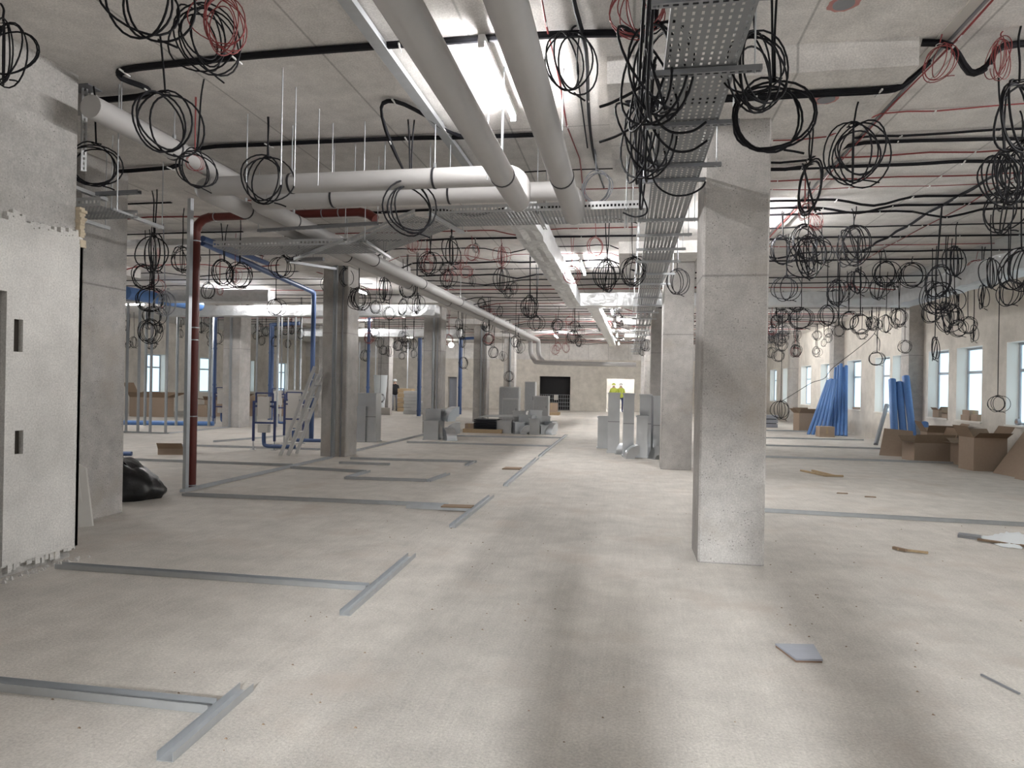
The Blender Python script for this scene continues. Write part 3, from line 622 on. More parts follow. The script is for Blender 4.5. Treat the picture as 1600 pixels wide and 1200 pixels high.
RR = [(6.75,'r',1,.007),(7.38,'b',2,.008),(7.6,'b',4,.009),(7.98,'r',2,.006),(8.33,'b',5,.009),(8.8,'r',2,.006),(9.2,'r',1,.006),(9.75,'b',5,.008),(10.15,'b',4,.008),(10.5,'b',3,.008),(11.4,'b',2,.008),(12.2,'b',3,.008),(12.9,'r',2,.006),(13.5,'b',3,.008),(14.3,'b',3,.008)]
for i, (y,c,n,r) in enumerate(RR): run(y, 1.35, random.uniform(6.2,7.75), n, r, m_black if c == 'b' else m_red, '%s %s cable line across the ceiling right of the big pillar, counted from near' % (ordinal[i], 'black' if c == 'b' else 'red'), 'ceiling lines right of the big pillar')
LL = [(8.1,'b',1,.008),(8.9,'r',1,.007),(9.7,'b',4,.009),(10.4,'b',1,.008),(11.1,'r',2,.007),(11.7,'b',3,.009),(12.5,'b',2,.008),(13.2,'r',1,.007),(14.0,'b',3,.009),(14.8,'b',2,.008),(15.6,'b',3,.009)]
for i, (y,c,n,r) in enumerate(LL): run(y, random.uniform(-5.8,-4.8), .1, n, r, m_black if c == 'b' else m_red, '%s %s cable line across the corridor ceiling, counted from the crossing pipes' % (ordinal[i], 'black' if c == 'b' else 'red'), 'corridor ceiling lines')
y = 16.4; i = 0
while y < 41:
    c = 'r' if i % 4 == 2 else 'b'; run(y, -6.0+random.uniform(-.5,1), 7.6, 2, .011, m_red if c == 'r' else m_black, '%s cable line strung across the far hall ceiling, %s line from near' % ('red' if c == 'r' else 'black', ordn(i)), 'far %s ceiling lines' % ('red' if c == 'r' else 'black'), False, .9, .05); y += random.uniform(.6,.95); i += 1
y = 8.9; i = 0
while y < 36:
    c = 'r' if i % 4 == 1 else 'b'; run(y, -20+random.uniform(0,3), -6.8, 2, .009, m_red if c == 'r' else m_black, '%s cable line across the ceiling left of the corridor pillars, %s line from near' % ('red' if c == 'r' else 'black', ordn(i)), 'left %s ceiling lines' % ('red' if c == 'r' else 'black'), False, .9, .05); y += random.uniform(.7,1.2); i += 1
def runy(x, y0, y1, n, r, mat, label, z=4.235):
    run(0,0,0, n, r, mat, label, ctrl=[(x+random.gauss(0,.02), y0+(y1-y0)*k/12, under(x,y0+(y1-y0)*k/12)-.035) for k in range(13)])
runy(-.40, -2, 8.8, 4, .010, m_black, 'black cable bundle running lengthwise left of the slab over the big pillar')
runy(-.62, -2, 9.6, 2, .007, m_red, 'pair of red wires running lengthwise beside the big lagged pipe')
runy(2.36, 2, 15.5, 2, .007, m_red, 'red wires running lengthwise along the pale ceiling strip at right')
runy(4.32, 8.6, 13.4, 5, .010, m_black, 'black cable bundle running lengthwise towards the window wall duct')
runy(4.62, 7.0, 14.5, 1, .008, m_red, 'single red wire running lengthwise above the window side coils')
strip = thing('ceiling_strip', 'pale flat strip running lengthwise on the ceiling right of the big pillar', 'strip', (2.3,8,4.25))
MB().box(2.24,2.33,2,15.5,HC-.012,HC-.001).build('strip_panel', m_board, strip); MB().bar((2.345,2,HC-.012),(2.345,15.5,HC-.012),.02,.02).build('strip_edge', m_brk, strip)

# loose drooping leads along the tray and walls
def lead(label, ctrl, r=.008, mat=None, name='loose_cable', n=8, grp=None): return tag(MB().tube(smoothpath(ctrl, n), r, 6).build(name, mat or m_black), label, 'cable', grp)
lead('black cable end arching left from the tray below the top bracket', [(.14,4.3,3.7),(.05,4.35,3.55),(-.12,4.45,3.5),(-.22,4.5,3.49)], .010)
lead('lower black cable end arching left from the tray', [(.15,5.0,3.75),(.05,5.05,3.6),(-.1,5.1,3.52),(-.25,5.15,3.49)], .010)
lead('black cable end curling right below the second tray bracket', [(.12,4.6,3.75),(.14,4.65,3.5),(.25,4.7,3.38),(.4,4.7,3.37),(.5,4.7,3.43)], .010)
lead('black cable end curling right just under the other curl', [(.12,4.9,3.72),(.15,4.95,3.5),(.28,5.0,3.36),(.42,5.0,3.34),(.54,5.0,3.41)], .010)
lead('long black cable swinging from the tray to the big pillar', [(.16,6.0,3.7),(.2,6.05,3.45),(.34,6.1,3.34),(.5,6.1,3.33),(.62,6.15,3.40),(.66,6.2,3.47)], .009)
lead('black cable hanging in a loop left of the tray junction', [(.12,6.6,3.9),(.10,6.62,3.55),(.16,6.7,3.35),(.05,6.8,3.32),(-.08,6.85,3.38)], .009)
for i, (x, y, z) in enumerate(((.10,3.9,3.1),(.07,4.4,3.2),(.12,5.2,3.12),(.06,5.6,3.25),(.10,6.3,3.2))):
    lead('black cable drooping down the left flank of the long tray, %s from near' % ordn(i), [(x+.03,y-.5,3.85),(x,y-.35,3.65),(x-.02,y-.1,3.3),(x,y+.1,z+.1),(x+.02,y+.3,3.5),(x+.04,y+.5,3.75)], .010, None, 'loose_cable', 8, 'cables drooping on the tray flank')
    lead('black cable stretched straight along the left flank of the long tray, %s from near' % ordn(i), [(x-.02,y-.8,3.7),(x-.03,y,3.6),(x-.01,y+.8,3.66)], .010, None, 'loose_cable', 8, 'cables straight on the tray flank')
lead('thin slack cable stretched from the ceiling over the right windows to the floor coil', [(4.11,19.0,1.26),(4.59,19.28,1.54),(5.07,19.67,1.8),(5.51,20.05,1.94),(5.78,20.25,2.24),(6.41,20.3,2.77),(6.88,20.3,3.23),(7.0,20.3,3.73),(7.06,20.3,4.26)], .008)
lead('slack black cable rising from the lone ring to the slack line', [(6.95,20.1,2.73),(7.0,20.2,3.01),(6.94,20.25,3.16),(6.88,20.3,3.24)], .008)
lead('grey cable tail hanging from the loose black loops by the pipe', [(-.4,4.9,4.2),(-.42,5.0,4.0),(-.38,5.2,3.7),(-.35,5.3,3.5)], .006)

# ================================================================== hanging coils
def coil_mesh(kind, seed):
    rnd = random.Random(seed); mb = MB(); col = {'b':m_black,'r':m_red,'g':m_grey}[kind[0]]
    n = {'n':4,'t':7}[kind[1]]; r = .033 if kind[1] == 'n' else .028
    if kind[0] == 'r': r *= .8
    for k in range(n):
        if kind[1] == 'n': a, b = rnd.uniform(.74,1.04), rnd.uniform(.84,1.04); cx, cz, tl, tw = rnd.gauss(0,.11), rnd.gauss(0,.07), rnd.gauss(0,.12), rnd.gauss(0,.3)
        else: a, b = rnd.uniform(.55,1.0), rnd.uniform(.75,1.08); cx, cz, tl, tw = rnd.gauss(0,.14), rnd.gauss(0,.08), rnd.gauss(0,.25), rnd.gauss(0,.6)
        ph = rnd.uniform(0,6.28); pts = []
        for i in range(24):
            t = 2*math.pi*i/24; x = a*math.cos(t)+cx; z = b*math.sin(t)+cz+.03*math.sin(3*t+ph); x += .03*math.cos(2*t+ph)
            pts.append((x*math.cos(tw), x*math.sin(tw)+tl*math.sin(t+ph), z))
        mb.tube(pts, r, 5, True)
    if kind[1] == 'n' or rnd.random() < .5:
        mb.tube(smoothpath([(.3,.05,-.95),(.55,.1,-1.0),(.8,.05,-1.1)],4), r, 5)
    tie = MB(); tie.tube([(rnd.uniform(-.1,.1)+.14*math.cos(t), .14*math.sin(t), .95+.02*math.cos(t)) for t in [2*math.pi*i/10 for i in range(10)]], .02, 4, True)
    return mb.mesh('cable_coil', col), tie.mesh('cable_tie', m_white if kind[0] != 'b' else m_black)
CM = {k: [coil_mesh(k, 31*i+ord(k[0])+ord(k[1])) for i in range(6)] for k in ('bn','bt','rn','rt','gn','gt')}
lead_cache = {}
def coil(x, y, z, R, face, kind, label, grp=None):
    i = random.randrange(6); me, tie = CM[kind][i]
    o = link('cable_coil', me, None, (x,y,z), face, (R,R,R)); tag(o, label, 'cable coil', grp)
    top = (under(x,y)-z)/R; mb = MB(); c = random.uniform(-.3,.3); rr = .008/R if kind[0] != 'r' else .005/R
    if top > .75:
        mb.tube(smoothpath([(0,0,min(.95,top-.1)),(c*.3,.0,.95+(top-.95)*.35),(c*.6,.05,.95+(top-.95)*.75),(c,.0,top)] if top > 1.05 else [(0,0,.6),(0,0,top)],4), rr, 5)
        if R*top > .5 and random.random() < .6: mb.tube(smoothpath([(.05,0,.9),(-c*.2,.05,.95+(top-.95)*.4),(-c*.5,.05,.95+(top-.95)*.8),(-c*.8,.0,top)],4), rr, 5)
        ob = bpy.data.objects.new('hanging_lead', mb.mesh('hanging_lead', me.materials[0])); COL.objects.link(ob); ob.parent = o
    if y < 16: link('cable_tie', tie, o)
    return o
COILS = [  # x, y, z, radius, facing, kind, label
(-2.96, 3.6, 3.91, 0.228, 0.42, 'bn', 'wide black cable loops hanging at the top edge left of the red and black tangle'),
(-2.91, 4.1, 3.95, 0.22, 1.26, 'bt', 'thick black cable tangle hanging in front of red loops near the ceiling corner'),
(-2.76, 4.07, 4.01, 0.183, -0.03, 'rt', 'red wire loops hanging beside the black tangle high at upper left'),
(-3.6, 4.61, 3.6, 0.24, 1.02, 'bn', 'large thin black cable coil of three loose loops before the pale lagged pipe'),
(-3.79, 5.27, 3.46, 0.17, 0.99, 'bn', 'neat black cable coil with a thin red ring hanging inside it'),
(-4.08, 5.64, 3.65, 0.085, 0.63, 'rn', 'thin red wire ring hanging inside a black coil'),
(-4.85, 5.31, 3.55, 0.2, 0.32, 'bn', 'black cable coil hanging beside the slotted steel strut on the concrete core'),
(-3.64, 6.16, 3.63, 0.24, 0.2, 'bn', 'black cable coil hanging in front of the paired horizontal lagged pipes'),
(-4.43, 4.01, 3.9, 0.21, -0.31, 'bt', 'dense black cable bundle hanging edge-on at the upper left picture corner'),
(-0.47, 4.85, 3.98, 0.216, 0.77, 'bn', 'loose black cable loops hanging right of the big lagged ceiling pipe'),
(0.03, 4.22, 3.97, 0.177, -0.01, 'rt', 'thick red wire loops drooping beside the perforated cable tray at the top'),
(0.13, 4.21, 3.56, 0.3, -1.28, 'bt', 'long black cable loops drooping over the edge of the perforated tray'),
(0.11, 5.26, 3.55, 0.3, -1.32, 'bt', 'black cable ends hanging below the tray between two brackets'),
(0.74, 4.28, 3.57, 0.23, 0.29, 'bt', 'thick bundled black cable coil hanging right of the perforated tray'),
(0.89, 4.49, 3.37, 0.24, -0.2, 'bn', 'wide black cable loops hanging just above the big concrete pillar'),
(1.85, 6.02, 3.62, 0.25, -0.3, 'bt', 'scribbled tangle of thin black cable below a round ceiling hole'),
(2.24, 5.38, 4.06, 0.133, -0.94, 'rn', 'red wire coil hanging from the ceiling beam channel at upper right'),
(2.65, 5.39, 4.06, 0.141, 0.67, 'rt', 'narrow red wire hank hanging near the upper right corner'),
(1.63, 6.52, 3.49, 0.25, -1.4, 'bn', 'tall narrow black cable loop hanging right of the big concrete pillar'),
(1.91, 7.82, 3.59, 0.1, -1.2, 'rn', 'small red wire ring below the tall narrow black loop'),
(2.76, 5.35, 3.62, 0.26, 0.69, 'bn', 'tall black cable coil cut by the picture edge at upper right'),
(3.11, 6.24, 3.42, 0.25, 0.45, 'bt', 'heavy dark cable tangle bulging at the right picture edge'),
(3.6, 6.92, 3.73, 0.24, -1.58, 'bt', 'black cable loops hanging behind the heavy tangle at the right edge'),
(-0.39, 7.48, 3.83, 0.18, -0.35, 'gn', 'grey cable coil hanging between the lagged pipe end and the tray'),
(-0.53, 10.38, 3.78, 0.15, 0.42, 'rn', 'red wire coil hanging below the cross tray'),
(-1.02, 11.79, 3.59, 0.16, 0.47, 'rn', 'red wire coil hanging before the silver ceiling duct'),
(-0.34, 10.01, 3.27, 0.25, 0.73, 'bt', 'black cable tangle hanging left of the long ladder-like tray'),
(0.04, 10.48, 3.4, 0.22, -0.88, 'bt', 'dark cable tangle pressed against the left side of the long tray'),
(0.8, 11.67, 3.42, 0.22, 0.65, 'bn', 'black cable coil hanging right of the long tray before the second pillar'),
(-1.87, 12.48, 3.09, 0.22, 0.73, 'bt', 'black cable coil of many loops hanging mid-hall by the silver duct'),
(-2.02, 14.49, 2.97, 0.17, -0.27, 'bn', 'smaller black coil just below the many-looped mid-hall coil'),
(-2.21, 6.42, 3.37, 0.26, 0.33, 'bn', 'black cable loops slung beneath the paired horizontal lagged pipes'),
(-3.25, 10.49, 3.57, 0.19, -0.18, 'bn', 'black cable coil with a red ring inside below the cross tray'),
(-3.69, 11.74, 3.77, 0.13, 0.92, 'rn', 'red wire ring inside a black coil below the cross tray'),
(-2.75, 9.99, 3.67, 0.23, 1.29, 'bn', 'oval black cable loop below the cross tray between red rings'),
(-2.8, 11.6, 3.97, 0.15, -0.32, 'rn', 'red wire ring right of the oval black loop'),
(-3.59, 10.6, 3.94, 0.15, 1.2, 'rt', 'frayed red wire hank below the cross tray bend'),
(-3.79, 13.55, 3.81, 0.19, -0.5, 'bn', 'small black cable coil under the oval loop'),
(-2.32, 11.92, 3.95, 0.188, 1.45, 'rt', 'slim red wire hank hanging mid-hall'),
(-2.39, 12.26, 3.58, 0.23, 1.39, 'bn', 'slim black cable loop under the slim red hank'),
(-3.47, 13.79, 4.0, 0.137, -0.2, 'rn', 'red wire ring beside the lamp rail mid-hall'),
(2.24, 10.41, 3.68, 0.22, 0.31, 'bn', 'black cable coil touching the right edge of the big pillar'),
(2.5, 10.17, 3.73, 0.26, 0.14, 'bn', 'large black cable coil in the front cluster right of the big pillar'),
(2.94, 10.99, 3.78, 0.22, 0.5, 'bn', 'black cable coil overlapping the large front-cluster coil'),
(2.22, 8.9, 3.3, 0.26, 1.11, 'bt', 'tight black cable hank hanging edge-on in the front cluster'),
(2.6, 10.02, 4.0, 0.128, 0.52, 'rt', 'red wire loop above the tight black hank'),
(3.2, 10.34, 3.72, 0.28, -1.39, 'bt', 'long black cable loop hanging right of the front cluster'),
(2.65, 11.99, 3.34, 0.22, -0.67, 'bn', 'black cable coil low beside the big pillar before the silver duct'),
(3.52, 12.14, 3.28, 0.22, 0.27, 'bt', 'black cable coil hanging before the silver duct kink'),
(3.86, 12.2, 3.48, 0.22, 0.56, 'bn', 'oval black cable coil left of two neat round coils'),
(4.74, 13.4, 3.8, 0.24, -0.34, 'bn', 'neat round black coil, left of the two before the right silver duct'),
(5.47, 14.19, 3.9, 0.24, -0.37, 'bn', 'neat round black coil, right of the two before the right silver duct'),
(4.7, 13.63, 3.57, 0.22, -1.38, 'bn', 'narrow black coil below the two neat round coils'),
(5.0, 11.35, 3.65, 0.24, 0.63, 'bn', 'narrow black coil left of the red ring by the window wall duct'),
(6.44, 13.8, 3.96, 0.169, -0.44, 'rn', 'thick red wire ring hanging before the duct along the window wall'),
(5.33, 10.98, 3.4, 0.23, 0.64, 'bn', 'slanted narrow black coil right of the thick red ring'),
(6.34, 13.33, 3.35, 0.21, 0.6, 'bn', 'slim black coil hanging below the slanted narrow coil'),
(5.83, 11.5, 3.17, 0.2, -1.26, 'bn', 'thick round black coil high above the third window'),
(4.25, 8.14, 2.98, 0.24, -1.63, 'bt', 'black cable bundle at the right picture edge above the windows'),
(4.06, 8.11, 3.61, 0.24, -1.41, 'bn', 'loose black loops hanging under the heavy right-edge tangle'),
(5.5, 13.19, 2.39, 0.21, 0.78, 'bn', 'slim black coil hanging before a window right of the wall pilaster'),
(7.23, 19.08, 2.79, 0.17, -1.29, 'bn', 'tiny black coil hanging on the wall pilaster'),
(6.95, 20.27, 2.53, 0.2, -0.33, 'bn', 'lone black ring hanging on a slack cable between two windows'),
(7.37, 14.85, 1.39, 0.168, -0.46, 'bn', 'thin black coil hanging low on a long lead between windows'),
(4.09, 18.88, 1.05, 0.26, -1.05, 'bn', 'black coil hanging nearly to the floor right of the big pillar'),
(-4.81, 26.66, 1.93, 0.21, 0.18, 'bn', 'small black ring hanging before the far pillar and cream wall'),
(-6.18, 24.53, 2.39, 0.22, 0.72, 'bn', 'black ring hanging in front of the far blue downpipe'),
(-10.88, 28.03, 0.89, 0.2, 0.37, 'bn', 'black ring hanging before the pale wrapped column far behind'),
(-6.11, 7.66, 3.23, 0.25, -0.45, 'bn', 'tall black loop hanging left of the red downpipe'),
(-6.89, 9.27, 3.46, 0.2, 1.43, 'bt', 'black coil half hidden by the red downpipe'),
(-8.64, 10.62, 3.43, 0.22, 0.68, 'bn', 'round thin black coil above the row of steel studs'),
(-9.44, 11.97, 3.47, 0.13, 0.67, 'rn', 'dark red ring above the row of steel studs'),
(-8.46, 10.57, 3.02, 0.23, 0.22, 'bn', 'black coil before the blue pipe over the steel studs'),
(-7.94, 10.25, 2.89, 0.2, 1.24, 'gt', 'grey glinting coil before the blue pipe over the steel studs'),
(-8.78, 11.03, 2.77, 0.18, 0.67, 'bn', 'thick black ring hanging in front of the steel studs'),
(-8.21, 10.2, 2.41, 0.2, 0.68, 'bt', 'loose black coil low between the steel studs'),
(-6.87, 10.32, 3.43, 0.22, 1.04, 'bn', 'black coil hanging below the slanted blue pipe'),
(-6.31, 9.9, 3.31, 0.21, -0.36, 'bn', 'black coil with a red hank overlapping it under the blue pipe'),
(-7.09, 10.98, 3.49, 0.14, 1.8, 'rt', 'thin red hank under the slanted blue pipe'),
(-8.67, 12.89, 3.52, 0.11, 1.32, 'rn', 'little red ring just right of the red downpipe'),
(-8.47, 12.22, 3.41, 0.17, -0.48, 'bn', 'slim black loop just right of the red downpipe'),
(-7.42, 12.25, 4.08, 0.116, 0.07, 'rn', 'red ring sitting at the slanted blue pipe'),
(-5.99, 11.0, 3.98, 0.207, 0.5, 'bn', 'round black coil hanging below the slotted bracket of the left tray'),
(-6.94, 12.34, 3.89, 0.22, 0.17, 'bn', 'thin black coil over the slanted blue pipe'),
(-6.62, 13.81, 3.74, 0.2, 1.32, 'bn', 'oval black coil left of the pillar with the steel stud'),
(-5.93, 13.18, 3.81, 0.19, 0.96, 'bn', 'neat black coil hanging on the pillar with the steel stud'),
(-6.0, 13.46, 3.37, 0.18, -0.58, 'bn', 'slim black coil low on the pillar with the steel stud'),
(-5.14, 12.04, 3.21, 0.21, 1.01, 'bt', 'loose black coil right of the pillar with the steel stud'),
(-4.57, 11.88, 3.35, 0.23, 1.25, 'bn', 'dark black coil hanging below the twin lagged pipes, first of the pair'),
(-4.56, 13.17, 3.57, 0.2, 0.86, 'bn', 'black coil hanging below the twin lagged pipes, second of the pair'),
(-4.83, 13.66, 3.24, 0.18, -0.66, 'bn', 'slim black coil in front of the far white ball light'),
(-4.29, 13.0, 3.22, 0.21, 1.37, 'bt', 'dark cable hank beside the far white ball light'),
(-6.23, 15.67, 3.47, 0.16, 0.38, 'bn', 'small black ring above the far silver duct'),
(-5.91, 15.73, 3.32, 0.16, 0.36, 'bn', 'small black ring overlapping the far silver duct'),
(-7.95, 13.92, 3.27, 0.19, 0.52, 'bn', 'black ring hanging before the bright left duct'),
(4.32, 10.36, 2.95, 0.22, -0.4, 'bt', 'large black coil in the dense knot before the window wall'),
(5.46, 12.6, 3.19, 0.2, -0.41, 'bn', 'round black coil on the right flank of the dense knot'),
(5.52, 13.41, 3.08, 0.19, -0.9, 'bn', 'black coil at the lower left of the dense knot'),
(5.32, 12.36, 2.88, 0.24, 0.74, 'bt', 'dark hank hanging through the dense knot'),
(5.95, 13.49, 3.04, 0.19, 0.48, 'bn', 'black coil at the lower right of the dense knot'),
(4.37, 10.44, 3.2, 0.24, -1.2, 'bn', 'tall loop rising above the dense knot'),
(7.02, 15.74, 2.99, 0.18, -0.42, 'bn', 'thin black ring below and right of the dense knot'),
(7.22, 15.77, 3.06, 0.18, -1.34, 'bn', 'slim black ring beside the thin ring right of the dense knot'),
(6.94, 14.92, 2.81, 0.17, 0.57, 'bn', 'lowest slim black coil right of the dense knot'),
(3.43, 14.16, 3.05, 0.22, -0.58, 'bn', 'round black coil above the far right windows, nearest the big pillar'),
(4.0, 14.45, 3.13, 0.21, 0.09, 'bn', 'round black coil above the far right windows, second from the big pillar'),
(4.82, 15.81, 3.16, 0.2, -0.68, 'bn', 'thick black ring, left of the touching pair above the windows'),
(4.89, 15.26, 3.04, 0.22, 0.05, 'bn', 'thick black ring, right of the touching pair above the windows'),
(5.65, 15.96, 3.11, 0.2, 0.53, 'bn', 'oval black coil left of the pilaster above the windows'),
(5.93, 16.01, 3.25, 0.2, -0.35, 'bt', 'black coil crossing the top of the wall pilaster'),
(4.3, 14.72, 2.84, 0.12, -0.28, 'bn', 'flat black ring hanging on the second wall pilaster'),
(6.28, 19.44, 3.15, 0.14, -0.31, 'bn', 'small black ring below the touching pair of rings'),
]
